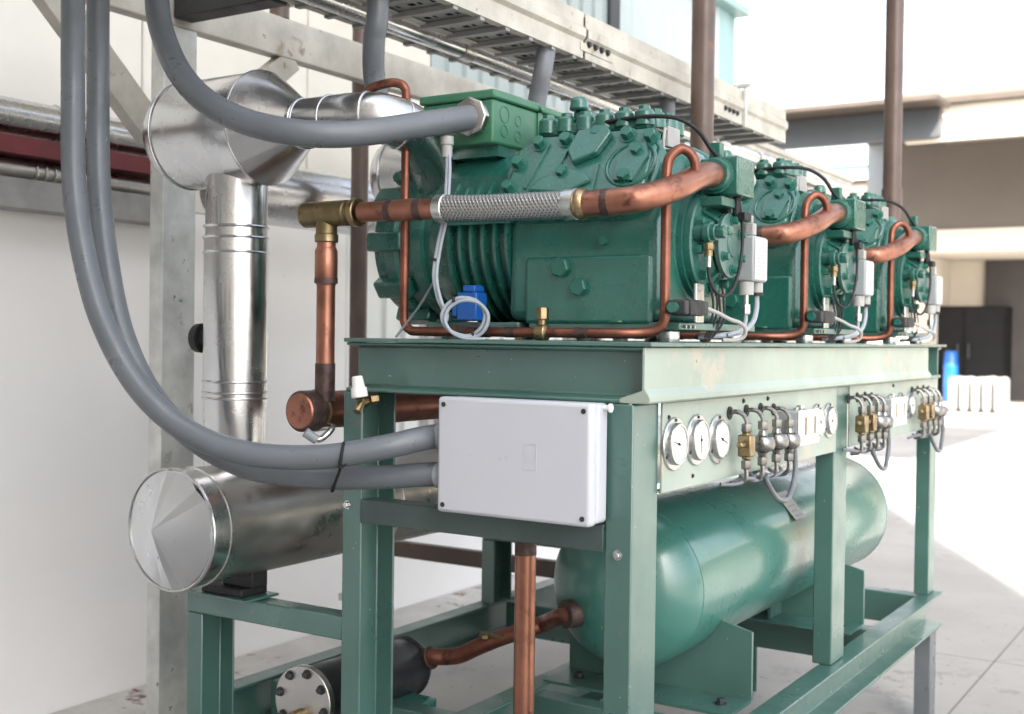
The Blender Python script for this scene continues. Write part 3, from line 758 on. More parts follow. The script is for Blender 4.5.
    m = MB(); m.lathe([(0, .030), (.004, .028), (.006, 0)], (.0425, K[1] + .008, K[2] - .004), (1, 0, 0), 28); m.build('pump_boss', 'frame', op)
    YP = Y - .098
    m = MB(); m.cyl((-.01, YP, 1.857), (.050, YP, 1.857), .020, seg=20); m.hexa((.050, YP, 1.857), (1, 0, 0), .016, .022); m.cyl((.02, YP, 1.857), (.038, YP, 1.857), .026, seg=20); m.box(-.015, .05, Y - .07, Y + .06, 1.925, 1.947)
    m.build('oil_port', G, c, bevel=.002)
    m = MB(); m.cyl((.029, YP, 1.835), (.029, YP, 1.80), .010, seg=12); m.hexa((.029, YP, 1.830), (0, 0, -1), .0135, .016); m.build('oil_fitting', 'brass', c)
    m = MB(); m.cyl((.029, YP, 1.80), (.029, YP, 1.774), .0065, seg=10); m.build('oil_fitting', 'steel', c)
    m = MB(); m.tube([(.029, YP, 1.776), (.031, YP + .004, 1.745), (.038, YP + .025, 1.716), (.048, YP + .06, 1.708), (.056, YP + .10, 1.735), (.062, YP + .125, 1.80), (.062, YP + .13, 1.88), (.055, YP + .12, 1.955)], .0042, 10)
    m.build('oil_hose', 'black', c)
    # discharge stop valve
    m = MB(); m.box(-.025, .072, .345, .452, 1.955, 2.045); m.box(.030, .076, .343, .454, 1.953, 2.047)
    dv = m.build('discharge_valve', 'comp', c, bevel=.005)
    m = MB(); m.lathe([(0, .045), (.012, .045), (.014, .040), (.03, .038)], (.022, .3449, 2.0), (0, -1, 0), 28); m.lathe([(0, .042), (.02, .042), (.022, .036), (.12, .036)], (-.026, .40, 2.0), (-1, 0, 0), 24); m.build('valve_collar', 'comp', dv)
    m = MB(); m.cyl((.0, .39, 2.045), (.0, .39, 2.056), .018, seg=16); m.box(-.014, .014, .376, .404, 2.056, 2.088); m.build('valve_stem', 'compd', dv, bevel=.002)
    m = MB(); m.lathe([(0, .03), (.02, .03), (.022, .024), (.045, .024), (.047, .018), (.055, .018)], (.030, .4545, 2.005), (.25, 1, 0), 16); m.build('valve_cap', 'greyl', dv)
    m = MB()
    for (x, yy, z) in ((.05, .40, 1.953), (.01, .43, 1.953)): m.cyl((x, yy, z), (x, yy, z - .045), .009, seg=10)
    m.box(.03, .075, .395, .44, 1.895, 1.915); m.build('pressure_port', 'black', c, bevel=.002)
    m = MB(); m.box(.045, .068, .470, .495, 1.864, 1.895); m.cyl((.056, .482, 1.895), (.056, .482, 1.915), .007, seg=10); m.build('sensor_head', 'greyl', c, bevel=.003)
    # black capillary over the head and its junction block
    m = MB(); m.tube([(-.26, .275, 2.142), (-.20, .272, 2.146), (-.12, .272, 2.146), (-.06, .29, 2.138), (-.02, .32, 2.11), (.0, .35, 2.07), (.012, .38, 2.047)], .0055, 10); m.build('capillary', 'black', c)
    m = MB(); m.box(-.104, -.09, .30, .37, 2.075, 2.125); m.tube([(-.095, .30, 2.115), (-.092, .285, 2.115), (-.09, .275, 2.09), (-.09, .275, 2.06)], .004, 8); m.build('sensor_plate', 'greyl', c, bevel=.003)
    # grey control module, its glands and cables
    m = MB(); m.box(.030, .078, .450, .545, 1.748, 1.862); cm = m.build('control_module', 'greyp', c, bevel=.005)
    m = MB(); m.box(.0785, .080, .455, .540, 1.753, 1.857); m.build('face_label', 'paper', cm)
    m = MB()
    for i in range(8): m.box(.0802, .0807, .465, .530 - .01 * (i % 3), 1.765 + i * .010, 1.7665 + i * .010)
    m.build('print_lines', 'greyp', cm)
    m = MB(); m.cyl((.052, .468, 1.747), (.052, .468, 1.714), .0195, seg=18); m.cyl((.060, .520, 1.747), (.060, .520, 1.722), .016, seg=18); m.build('gland', 'greyl', cm)
    m = MB(); m.cyl((.060, .520, 1.7215), (.060, .520, 1.713), .017, seg=18); m.build('gland_nut', 'black', cm)
    m = MB(); m.cyl((.052, .468, 1.714), (.052, .468, 1.69), .007, seg=10); m.hexa((.052, .468, 1.69), (0, 0, -1), .013, .025); m.build('gland_nut', 'steel', cm)
    m = MB(); m.tube([(.060, .520, 1.715), (.060, .520, 1.68), (.055, .508, 1.645), (.04, .475, 1.622), (.01, .43, 1.612), (-.04, .38, 1.606)], .0072, 10)
    m.tube([(.052, .468, 1.668), (.052, .466, 1.645), (.045, .455, 1.625), (.02, .43, 1.612)], .0055, 10)
    m.build('cable', 'cable', c)
    m = MB()
    for i in range(4): m.tube([(.0 + i * .004, .36 + i * .016, 1.74), (.012 + i * .003, .355 + i * .013 + .006 * (i % 2), 1.69), (.010 + i * .004, .35 + i * .017 - .005 * (i % 2), 1.645), (.0, .335 + i * .014, 1.604)], .0030, 8)
    m.build('wire_bundle', 'black', c)
    # solenoid
    m = MB(); m.box(.0, .05, .135, .215, 1.655, 1.692); so = m.build('solenoid_coil', 'black', c, bevel=.004)
    m = MB(); m.box(.002, .048, .112, .133, 1.657, 1.690); m.box(.002, .048, .2165, .245, 1.657, 1.690); m.build('solenoid_plug', 'dark', so, bevel=.004)
    m = MB(); m.cyl((.02, .12, 1.673), (.02, .095, 1.673), .012, seg=14); m.build('solenoid_stem', 'comp', so)
    m = MB(); m.tube([(.03, .245, 1.678), (.05, .29, 1.665), (.07, .32, 1.650), (.085, .345, 1.642), (.094, .36, 1.628), (.088, .365, 1.608), (.07, .35, 1.60), (.05, .325, 1.60)], .0050, 10); m.build('cable', 'greyl', c)
    m = MB(); m.box(.0, .008, .262, .31, 1.64, 1.735); m.build('bracket', 'steel', c, bevel=.002)
    # feet
    m = MB(); m.box(-.72, -.43, .160, .64, 1.622, 1.638); m.box(-.40, .012, .160, .64, 1.622, 1.6395); m.build('base_foot', 'frame', c, bevel=.003)
    m = MB()
    for x in (-.66, -.155): m.bolt((x, .172, 1.639), (0, 0, 1), .018, .024)
    m.box(-.2, -.1, .161, .19, 1.6397, 1.646); m.build('foot_bolt', 'compd', c)
    m = MB()
    for x in (-.66, -.25, -.03):
        for yy in (.19, .585): m.lathe([(0, .024), (.008, .026), (.024, .026), (.029, .02)], (x, yy, Z0 + .0005), (0, 0, 1), 18)
    m.build('rubber_mount', 'steel', c)
    m = MB()
    for yy in (.18, .205, .23): m.cyl((.0125, yy, 1.63), (.02, yy, 1.63), .004, seg=8)
    m.build('rivet', 'steel', c)
    # blue heater plug
    m = MB(); m.box(-.575, -.515, .095, .145, 1.640, 1.712); m.box(-.560, -.522, .098, .142, 1.7125, 1.730); m.box(-.594, -.5765, .10, .14, 1.65, 1.69); m.build('heater_plug', 'blue', c, bevel=.004)
    return c
c1 = compressor(); c1.location += Vector((-.03, .03, 0)); c1['label'] = 'green compressor nearest the camera, with the blue plug below its fins'
c2 = copy_tree(c1, None, Vector((-.004, .985, 0))); c2['label'] = 'middle green compressor, seen past the grey control box of the nearest one'
c3 = copy_tree(c1, None, Vector((-.008, 1.968, 0))); c3['label'] = 'farthest green compressor, at the right end of the rack'

# grey sensor cable with coil on the near compressor
m = MB()
pts = [at(447, 152, d=3.02), at(447, 175, d=3.0), at(444, 215, d=2.97), at(438, 245, d=2.96), at(434, 275, d=2.95), at(438, 298, d=2.94), at(444, 312, d=2.93), at(443, 322, d=2.925), at(452, 332, d=2.92), at(468, 336, d=2.92), at(481, 328, d=2.91), at(485, 313, d=2.91), at(476, 301, d=2.915), at(460, 298, d=2.92), at(447, 305, d=2.925), at(442, 317, d=2.92), at(448, 329, d=2.915), at(462, 336, d=2.91), at(480, 336.5, d=2.91)]
m.tube(pts, .0052, 10, sub=8)
cb = tag(m.build('sensor_cable', 'cable'), 'pale grey cable hanging from the terminal box into a tied coil', 'cable')
m = MB(); off = Vector((.006, -.004, -.006))
m.tube([p + off * (1 if i > 4 else .6) + Vector((0.006, 0, 0)) for i, p in enumerate(pts)], .0045, 10, sub=8); m.build('second_strand', 'cable', cb)
m = MB()
for (px, py, d) in ((434.5, 259, 2.955), (444, 312, 2.93), (455, 300, 2.92), (474, 334, 2.915)): 
    q = at(px, py, d=d); m.ring(q, (.3, 0, 1) if px < 450 else (1, .2, .3), .0085, .0035, 14, 6)
m.build('cable_tie', 'black', cb)
q = at(447, 151, d=3.02); m = MB(); m.lathe([(0, .014), (.03, .014), (.032, .017), (.052, .017)], q + Vector((0, 0, -.016)), (0, 0, 1), 14); m.build('gland', 'greyl', cb)
m = MB(); m.tube([at(433, 283, d=3.0), at(420, 305, d=3.0), at(405, 325, d=3.0), at(396, 337, d=2.98)], .003, 8)
tag(m.build('wire', 'hose'), 'thin grey wire slanting from the cable down to the deck edge', 'wire')

# ------------------------------------------------------------------ flexible copper discharge lines
def discharge(lab):
    L = thing('discharge_line', lab, 'pipe', (-.5, .05, ZT), 'copper discharge lines with braided hoses')
    yb = .03; z0 = 1.917
    m = MB(); m.lathe([(0, .030), (.004, .034), (.15, .034), (.152, .030), (.185, .030)], (-1.035, yb, z0), (1, 0, 0), 24); m.cyl((-.958, yb, z0), (-.958, yb, z0 - .06), .028); m.build('tee', 'bronze', L, bevel=.002)
    m = MB(); m.lathe([(0, .037), (.018, .037)], (-.865, yb, z0), (1, 0, 0), 24); m.cyl((-.958, yb, z0 - .052), (-.958, yb, z0 - .075), .031); m.build('tee_collar', 'brass', L, bevel=.003)
    m = MB(); m.cyl((-.84, yb, z0), (-.60, yb + .006, z0 - .002), .0262); m.build('copper_tube', 'copper', L)
    m = MB()
    for x, r in ((-.755, .0275), (-.665, .0272)): m.lathe([(0, r), (.012, r + .001), (.02, r)], (x, yb + .003, z0 - .001), (1, 0, 0), 20)
    m.build('brazed_joint', 'braze', L)
    m = MB(); m.lathe([(0, .0275), (.07, .0275), (.075, .0262)], (-.74, yb + .003, z0 - .001), (1, 0, 0), 20); m.build('coupling', 'copper', L)
    m = MB(); m.tube([(-.575, yb + .006, z0 - .002), (-.48, yb + .008, z0 - .006), (-.38, yb + .01, z0 - .008), (-.24, yb + .014, z0 - .009)], .033, 32); m.build('braided_hose', 'braid', L)
    m = MB(); m.lathe([(0, .030), (.002, .0355), (.026, .0355), (.028, .033)], (-.602, yb + .006, z0 - .002), (1, 0, 0), 24); m.lathe([(0, .034), (.002, .0365), (.03, .0365), (.032, .031)], (-.242, yb + .013, z0 - .009), (1, 0, 0), 24); m.build('ferrule', 'steel', L)
    m = MB(); m.lathe([(0, .034), (.010, .038), (.018, .036), (.026, .029)], (-.212, yb + .014, z0 - .009), (1, .02, 0), 24); m.build('solder_bead', 'brass', L)
    m = MB(); m.tube([(-.20, yb + .014, z0 - .009), (-.12, yb + .016, z0 - .008), (-.07, yb + .03, z0 - .002), (-.032, yb + .08, 1.932), (-.012, yb + .145, 1.955), (-.007, yb + .215, 1.980), (-.008, yb + .28, 1.996), (-.008, .375, 2.0)], .0305, 28); m.build('bent_tube', 'copper', L)
    m = MB(); m.lathe([(0, .0315), (.01, .0330), (.02, .0315)], (-.145, yb + .0155, z0 - .009), (1, .05, 0), 22); m.build('brazed_joint', 'braze', L)
    m = MB(); m.cyl((-.958, yb, z0 - .07), (-.958, yb, 1.43), .0245); m.build('drop_tube', 'copper', L)
    m = MB(); m.lathe([(0, .0255), (.012, .0300), (.09, .0300), (.10, .0252)], (-.958, yb, 1.73), (0, 0, 1), 20); m.build('coupling', 'copper', L)
    m = MB(); m.lathe([(0, .0265), (.10, .0265)], (-.958, yb, 1.425), (0, 0, 1), 20); m.lathe([(0, .0308), (.014, .0308)], (-.958, yb, 1.735), (0, 0, 1), 20); m.build('brazed_joint', 'braze', L)
    return L
d1 = discharge('copper discharge line with braided steel hose in front of the nearest compressor')
d2 = copy_tree(d1, None, Vector((-.004, .985, 0))); d2['label'] = 'copper discharge line bending into the middle compressor valve'
d3 = copy_tree(d1, None, Vector((-.008, 1.968, 0))); d3['label'] = 'copper discharge line bending into the farthest compressor valve'

ch = thing('copper_header', 'thick capped copper header pipe running under the deck at the left', 'pipe', (-.985, .0, 1.40))
m = MB(); m.lathe([(0, .050), (2.6, .050)], (-.985, .03, 1.40), (0, 1, 0), 32); m.build('header_tube', 'copperd', ch)
m = MB(); m.lathe([(0, .046), (.004, .054), (.05, .054), (.054, .050)], (-.985, -.035, 1.40), (0, 1, 0), 32); m.build('end_ring', 'braze', ch)
m = MB(); m.lathe([(0, .044), (.004, .047), (.02, .047)], (-.985, -.040, 1.40), (0, 1, 0), 32); m.build('end_cap', 'copper', ch)
m = MB(); m.ring((-.985, .025, 1.40), (0, 1, 0), .051, .005, 28); m.build('solder_ring', 'brass', ch)
sv = thing('service_valve', 'small grey capped service valve below the copper header end', 'valve', (-.95, -.02, 1.30))
m = MB(); m.cyl(at(317, 440, d=3.09), at(305, 432, d=3.08), .013, seg=14); m.build('valve_cap', 'greyp', sv, bevel=.002)
m = MB(); m.tube([at(317, 440, d=3.09), at(324, 437, d=3.1), at(332, 427, d=3.12), (-.985, .02, 1.352)], .0085, 10); m.build('valve_stem', 'steel', sv)
wv = thing('relief_valve', 'brass valve with a white plastic cap on the left rack post', 'valve', (-.82, -.05, 1.40))
m = MB(); p0 = at(357, 376, d=2.97); p1 = at(360, 398, d=2.97); ax = (p1 - p0).normalized()
m.lathe([(0, .0105), (.004, .014), (.028, .016), (.03, .020), (.052, .021), (.054, .018)], p0, ax, 20); m.build('cap', 'cap', wv)
m = MB(); m.tube([p1, at(362, 402, d=2.98), at(368, 400, d=3.0), (-.80, .004, 1.425)], .010, 12); m.tube([at(362, 401, d=2.98), at(357, 412, d=2.96)], .010, 12); m.hexa(at(371, 399, d=3.0), (.5, .5, .1), .014, .02); m.build('body', 'brass', wv, bevel=.002)

# ------------------------------------------------------------------ thin copper oil loops
def oil_loop(lab):
    L = thing('copper_tube_loop', lab, 'pipe', (-.4, .1, ZT), 'thin copper tube loops around the compressors')
    y_ = .085
    m = MB()
    m.tube([(-.855, .06, 2.185), (-.852, .055, 2.215), (-.835, .055, 2.237), (-.79, .065, 2.248), (-.765, .075, 2.248), (-.745, .08, 2.236), (-.742, y_, 2.20), (-.742, y_, 2.0), (-.742, y_, 1.8), (-.742, y_, 1.66), (-.738, y_, 1.632), (-.722, y_, 1.616), (-.69, y_, 1.612), (-.5, y_, 1.612), (-.3, y_, 1.612), (-.16, y_ + .02, 1.612), (-.09, y_ + .06, 1.614), (-.062, y_ + .075, 1.622), (-.048, y_ + .08, 1.64), (-.045, y_ + .08, 1.67), (-.045, y_ + .08, 1.8), (-.045, y_ + .08, 1.92), (-.045, y_ + .08, 1.985), (-.040, y_ + .085, 2.020), (-.020, y_ + .10, 2.040), (.0, y_ + .115, 2.028), (.007, y_ + .125, 1.998), (-.004, y_ + .13, 1.955)], .0118, 16)
    m.build('tube', 'copperd', L)
    m = MB()
    for x in (-.57, -.505, -.43, -.235): m.cyl((x, y_, 1.612), (x + .03, y_, 1.612), .0132, seg=14)
    m.build('brazed_joint', 'braze', L)
    m = MB(); m.lathe([(0, .012), (.005, .021), (.03, .021), (.035, .012)], (-.345, y_, 1.612), (1, 0, 0), 16); m.cyl((-.327, y_, 1.625), (-.327, y_, 1.645), .010, seg=12); m.hexa((-.327, y_, 1.643), (0, 0, 1), .0165, .03); v = m.build('check_valve', 'brass', L, bevel=.002)
    m = MB(); m.cyl((-.855, .06, 2.16), (-.855, .06, 2.19), .03, .02, seg=16); m.build('grommet', 'black', L)
    return L
l1 = oil_loop('thin copper tube looping around the front of the nearest compressor')
l2 = copy_tree(l1, None, Vector((-.004, .985, 0))); l2['label'] = 'thin copper tube loop standing in front of the middle compressor'
l3 = copy_tree(l1, None, Vector((-.008, 1.968, 0))); l3['label'] = 'thin copper tube loop standing in front of the farthest compressor'

# ------------------------------------------------------------------ gauges and valves on the instrument panel
PX = -.0285
def gauge(y, z, R, ang, lab, x=PX):
    g = thing('pressure_gauge', lab, 'gauge', (x, y, z - R), 'round pressure gauges on the panel')
    m = MB(); m.lathe([(0, R), (.004, R), (.006, R * .97)], (x + .0005, y, z), (1, 0, 0), 40); m.build('flange', 'steel', g)
    m = MB(); m.lathe([(0, R * .80), (.008, R * .80), (.012, R * .76), (.012, R * .70), (.006, R * .69)], (x + .0065, y, z), (1, 0, 0), 40); m.build('bezel', 'steel', g)
    m = MB(); m.cyl((x + .008, y, z), (x + .0145, y, z), R * .692, seg=36); m.build('dial', 'dial', g)
    m = MB()
    for i in range(13):
        a = rad(225 - 22.5 * i); e = Vector((0, math.cos(a), math.sin(a))); p = Vector((x + .0146, y, z))
        m.slab([(R * .50, -.0006), (R * .62, -.0006), (R * .62, .0006), (R * .50, .0006)], p, e, Vector((0, -math.sin(a), math.cos(a))), Vector((1, 0, 0)), 0, .0004)
    m.build('scale', 'dark', g)
    m = MB(); e = Vector((0, math.cos(ang), math.sin(ang))); p = Vector((x + .0155, y, z))
    m.slab([(-R * .2, -.0014), (R * .5, -.0006), (R * .5, .0006), (-R * .2, .0014)], p, e, Vector((0, -math.sin(ang), math.cos(ang))), Vector((1, 0, 0)), 0, .0008); m.cyl((x + .0148, y, z), (x + .0172, y, z), .0035, seg=12)
    m.build('needle', 'black', g)
    m = MB()
    for a in (90, 210, 330): m.cyl((x + .0062, y + R * .89 * math.cos(rad(a)), z + R * .89 * math.sin(rad(a))), (x + .009, y + R * .89 * math.cos(rad(a)), z + R * .89 * math.sin(rad(a))), .004, seg=8)
    m.build('screw', 'dark', g)
gauge(.186, 1.357, .062, rad(165), 'large round gauge on the panel, closest to the corner post')
gauge(.316, 1.358, .062, rad(-90), 'large round gauge between the other two near the corner post')
gauge(.448, 1.351, .062, rad(-20), 'large round gauge just before the brass valves of the first group')
gauge(1.222, 1.354, .055, rad(120), 'round gauge just past the first white switch box')
gauge(1.338, 1.352, .055, rad(60), 'round gauge just before the middle rack post')
gauge(2.20, 1.36, .052, rad(60), 'round gauge just past the second white switch box', -.0285)
gauge(2.33, 1.36, .052, rad(100), 'round gauge before the farthest valve group', -.0285)

def valve(y, z, kind, lab, x):
    v = thing('pressure_switch', lab, 'valve', (x, y, z - .1), 'small valves plumbed to the panel')
    X = x + .045
    m = MB(); m.lathe([(0, .017), (.003, .017), (.004, .008)], (x + .0005, y, z + .078), (1, 0, 0), 16); m.build('grommet', 'black', v)
    m = MB(); m.tube([(x + .002, y, z + .078), (x + .018, y, z + .082), (x + .034, y + .006, z + .076), (X, y + .008, z + .058), (X, y + .008, z + .04)], .006, 10)
    m.hexa((X, y + .008, z + .052), (0, 0, -1), .0145, .022); m.build('inlet', 'nickel', v)
    y = y + .008
    if kind == 'brass':
        m = MB(); m.box(X - .018, X + .018, y - .018, y + .018, z - .032, z + .024); m.cyl((X, y, z + .03), (X, y, z - .04), .012, seg=12); m.cyl((X, y - .018, z), (X, y - .05, z), .009, seg=10); m.build('body', 'brass', v, bevel=.004)
    else:
        m = MB(); m.lathe([(0, .010), (.012, .014), (.016, .026), (.022, .031), (.034, .033), (.046, .031), (.052, .026), (.058, .014), (.07, .010)], (X, y, z + .028), (0, 0, -1), 12); m.build('body', 'nickel', v)
    m = MB(); m.hexa((X, y, z - .042), (0, 0, -1), .014, .022); m.tube([(X, y, z - .06), (X, y, z - .085), (X - .012, y, z - .10), (X - .035, y, z - .105)], .006, 10); m.build('outlet', 'nickel', v)
    return v
names = ('brass valve of the {} panel group', 'first silver valve beside the brass one in the {} panel group', 'second silver valve in the {} panel group', 'last silver valve by the grey hose in the {} panel group')
for gi, (ys, gname, x) in enumerate((((.525, .640, .745, .845), 'nearest', PX), ((1.545, 1.645, 1.735, 1.815), 'middle', -.0285), ((2.37, 2.46, 2.55, 2.63), 'farthest', -.0285))):
    for i, yy in enumerate(ys):
        valve(yy, 1.335 if i < 3 else 1.33, 'brass' if i == 0 or (gi > 0 and i == 1) else 'steel', names[i].format(gname), x)
    m = MB(); X = x + .045; a, bb = ys[1], ys[3] + .03
    m.tube([(X, a + .03, 1.24), (X + .006, a + .05, 1.21), (X + .01, a + .10, 1.175), (X + .012, (a + bb) / 2 + .05, 1.165), (X + .01, bb - .02, 1.19), (X + .008, bb + .01, 1.235), (X + .004, bb + .012, 1.30), (X, bb + .008, 1.325)], .0075, 12)
    o = tag(m.build('hose', 'hose'), 'grey hose hanging in a loop below the %s valve group' % gname, 'hose', 'grey hose loops under the panel')
    m = MB()
    for j in range(5):
        y0 = ys[0] - .06 + j * .07
        m.tube([(x + .004, y0, 1.243 + random.uniform(-.01, .01)), (x + .03, y0 + .03, 1.237 + random.uniform(-.008, .008)), (x + .035, y0 + .08, 1.240), (x + .006, y0 + .13, 1.246)], .005, 8)
    tag(m.build('tube_bundle', 'hosed'), 'dark thin tubes curling under the %s valve group' % gname, 'tubes')
for (y0, y1, lab, x) in ((.880, 1.050, 'white switch box on the panel beside the nearest valve group', PX), (1.85, 2.04, 'white switch box on the panel beside the middle valve group', -.0285)):
    s_ = thing('switch_box', lab, 'switch box', (x, (y0 + y1) / 2, 1.305), 'white switch boxes on the panel')
    m = MB(); m.box(x + .0005, x + .058, y0, y1, 1.308, 1.402); m.build('housing', 'greyp', s_, bevel=.003)
    m = MB(); m.box(x + .0585, x + .066, y0 - .002, y1 + .002, 1.305, 1.405); m.build('cover', 'cap', s_, bevel=.003)
    m = MB()
    for yy in (y0 + .05, y1 - .04): m.box(x + .0662, x + .068, yy - .006, yy + .006, 1.335, 1.385)
    m.build('slot', 'brass', s_)
    m = MB(); m.cyl((x + .03, y1 - .06, 1.4022), (x + .03, y1 - .06, 1.415), .012, seg=12); m.cyl((x + .03, y1 - .1, 1.4022), (x + .03, y1 - .1, 1.41), .008, seg=12); m.build('knob', 'steel', s_)
m = MB(); m.bolt((PX, .30, 1.272), (1, 0, 0), .004, .004); m.bolt((PX, .62, 1.44), (1, 0, 0), .005, .005); m.bolt((PX, .80, 1.44), (1, 0, 0), .005, .005); m.bolt((PX, .16, 1.42), (1, 0, 0), .004, .004); m.bolt((-.0285, 2.1, 1.44), (1, 0, 0), .005, .005)
m.build('bolt', 'dark', rk)

# ------------------------------------------------------------------ receiver tank
TX, TZ, TR = -.40, .893, .234
tk = thing('receiver_tank', 'large glossy green horizontal receiver tank under the deck', 'tank', (TX, 1.5, .56))
def dome(n=10, dep=.15):
    return [(dep * (1 - math.cos(PI / 2 * i / n)), TR * math.sin(PI / 2 * i / n)) for i in range(n + 1)]
dm = dome(); L = 2.16
m = MB(); m.lathe(dm + [(L - t, r) for t, r in dm[::-1]], (TX, .56, TZ), (0, 1, 0), 72); m.build('shell', 'tank', tk, angle=60)
m = MB(); m.ring((TX, .705, TZ), (0, 1, 0), TR - .001, .0022, 56, 6); m.ring((TX, 2.57, TZ), (0, 1, 0), TR - .001, .0022, 56, 6); m.build('weld_seam', 'tank', tk)
for yy in (.90, 2.02):
    m = MB(); pts = [(-.70, .5625), (-.10, .5625), (-.10, .76)]
    n = 18
    for i in range(n + 1):
        a = rad(-28 - 124 * i / n); pts.append((TX + (TR + .001) * math.cos(a), TZ + (TR + .001) * math.sin(a)))
    pts.append((-.70, .76))
    m.prism(pts, 'y', yy, yy + .012); m.box(-.70, -.10, yy - .16, yy - .001, .5565, .565); m.box(-.42, -.41, yy - .12, yy - .001, .566, .66); sd = m.build('saddle', 'frame', tk)
    m = MB()
    for x in (-.16, -.62): m.bolt((x, yy - .08, .5655), (0, 0, 1), .012, .016)
    m.build('saddle_bolt', 'dark', sd)
m = MB(); a0 = rad(41)
e = Vector((math.cos(a0), 0, math.sin(a0))); t_ = Vector((-math.sin(a0), 0, math.cos(a0)))
m.slab([(1.50, -.06), (1.60, -.06), (1.60, .05), (1.50, .05)], Vector((TX, 0, TZ)), Vector((0, 1, 0)), t_, e, TR + .003, TR + .0045)
lb = m.build('rating_label', 'paper', tk)
m = MB()
for i in range(5): m.slab([(1.515, -.05 + i * .02), (1.585 - .02 * (i % 2), -.05 + i * .02), (1.585 - .02 * (i % 2), -.045 + i * .02), (1.515, -.045 + i * .02)], Vector((TX, 0, TZ)), Vector((0, 1, 0)), t_, e, TR + .0047, TR + .0051)
m.build('print_lines', 'greyp', lb)
# outlet pipe and filter drier
op_ = thing('liquid_line', 'dark copper pipe with an S bend from the tank to the black filter', 'pipe', (-.7, .5, .6))
P0 = at(568, 614, x=-.52)
m = MB(); m.tube([P0 + Vector((.06, .12, -.0)), P0, at(545, 623, d=3.50), at(525, 630, d=3.50), at(500, 638, d=3.51), at(478, 647, d=3.52), at(460, 655, d=3.53), at(445, 657, d=3.54), at(428, 657, d=3.55), at(405, 666, d=3.60)], .0245, 20); m.build('tube', 'copperd', op_)
m = MB(); m.cyl(P0 + Vector((.05, .1, 0)), P0 + Vector((-.006, -.012, 0)), .040, seg=18); m.cyl(at(432, 657.5, d=3.545), at(415, 662, d=3.58), .034, seg=18); m.build('pipe_collar', 'braze', op_, bevel=.003)
m = MB(); q = at(484, 638, d=3.50); m.hexa(q, (0, 0, 1), .016, .012); m.box(q.x - .02, q.x + .06, q.y, q.y + .02, q.z + .006, q.z + .014); m.build('valve_lever', 'bronze', op_)
fc = at(305, 701, d=3.20); fe = at(412, 664, d=3.62)
fd = thing('filter_drier', 'black cylindrical filter with a round bolted steel cover at floor level', 'filter', (fc.x, fc.y, fc.z - .1))
ax = (fe - fc); LL = ax.length; ax.normalize()
m = MB(); m.lathe([(.012, .086), (LL - .03, .086), (LL - .012, .08), (LL, .06)], fc, ax, 36); m.ring(fc + ax * (LL - .035), ax, .086, .006, 36); m.build('shell', 'blackp', fd)
m = MB(); m.lathe([(-.012, .096), (.010, .096)], fc, ax, 40); cv = m.build('cover', 'alub', fd, bevel=.003)
m = MB(); u = ax.orthogonal().normalized(); w_ = ax.cross(u)
for i in range(8):
    a = 2 * PI * i / 8 + .2; m.bolt(fc - ax * .012 + (u * math.cos(a) + w_ * math.sin(a)) * .078, -ax, .009, .014)
m.build('bolt', 'dark', cv)
m = MB(); m.cyl(fc - ax * .01 - Vector((0, 0, .03)), fc - ax * .05 - Vector((0, 0, .03)), .014, seg=12); m.build('plug', 'brass', fd)
m = MB(); q = at(408, 706, d=3.45); m.box(q.x - .06, q.x + .06, q.y - .06, q.y + .06, q.z - .35, q.z + .02)
tag(m.build('filter_support', 'tank', bevel=.004), 'small green steel stub under the right end of the black filter', 'bracket')

m = MB(); q = at(525, 600, y=.095)
m.cyl((q.x, q.y, .05), (q.x, q.y, 1.18), .0255); m.tube([(q.x, q.y, 1.17), (q.x, q.y, 1.30), (q.x, q.y + .03, 1.42), (q.x, q.y + .2, 1.43)], .0255, 18)
o = tag(m.build('vertical_copper_pipe', 'copper'), 'bright upright copper pipe below the white box', 'pipe')
m = MB(); m.cyl((q.x, q.y, 1.075), (q.x, q.y, 1.13), .0265); m.build('burnt_joint', 'braze', o)
a = at(375, 545, y=1.9); bb = at(575, 572, y=1.9); z_ = (a.z + bb.z) / 2
m = MB(); m.box(a.x, bb.x, 1.88, 1.92, z_ - .035, z_ + .035)
tag(m.build('rusty_bar', 'brownp', bevel=.003), 'rusty brown steel bar crossing low behind the rack', 'bar')

# =================================================================== FAR BACKGROUND
FY = 30.0
fb = thing('service_building', 'beige flat roofed building with deep canopy at the right background', 'building', (2, FY, 0))
def fx(px, py, y): return at(px, py, y=y)
wl = fx(886, 200, FY).x
zt = fx(960, 135, FY).z; zl = fx(960, 229, FY).z; zb = fx(960, 252, FY).z
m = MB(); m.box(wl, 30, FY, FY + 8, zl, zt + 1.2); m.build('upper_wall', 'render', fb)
m = MB(); m.box(wl - .5, 30, FY - .05, FY + 6, zb, zl - .01); m.build('lintel', 'cream', fb)
m = MB(); m.box(wl - .6, wl - .01, FY + .3, FY + 5.9, zl, zt + 1.2); m.build('side_return', 'greyp', fb)
m = MB(); m.box(wl - .5, 30, FY + 3.6, FY + 3.9, 0, zb - .01); m.build('recess_wall', 'cream', fb)
dl = fx(985, 300, FY + 3.5).x
m = MB(); m.box(dl, dl + 6, FY + 3.4, FY + 3.59, 0, fx(1000, 258, FY + 3.5).z); m.build('door', 'door', fb, bevel=.02)
m = MB(); m.box(wl - .5, wl + .9, FY, FY + 3.58, 0, zb - .011); m.build('pillar', 'cream', fb)
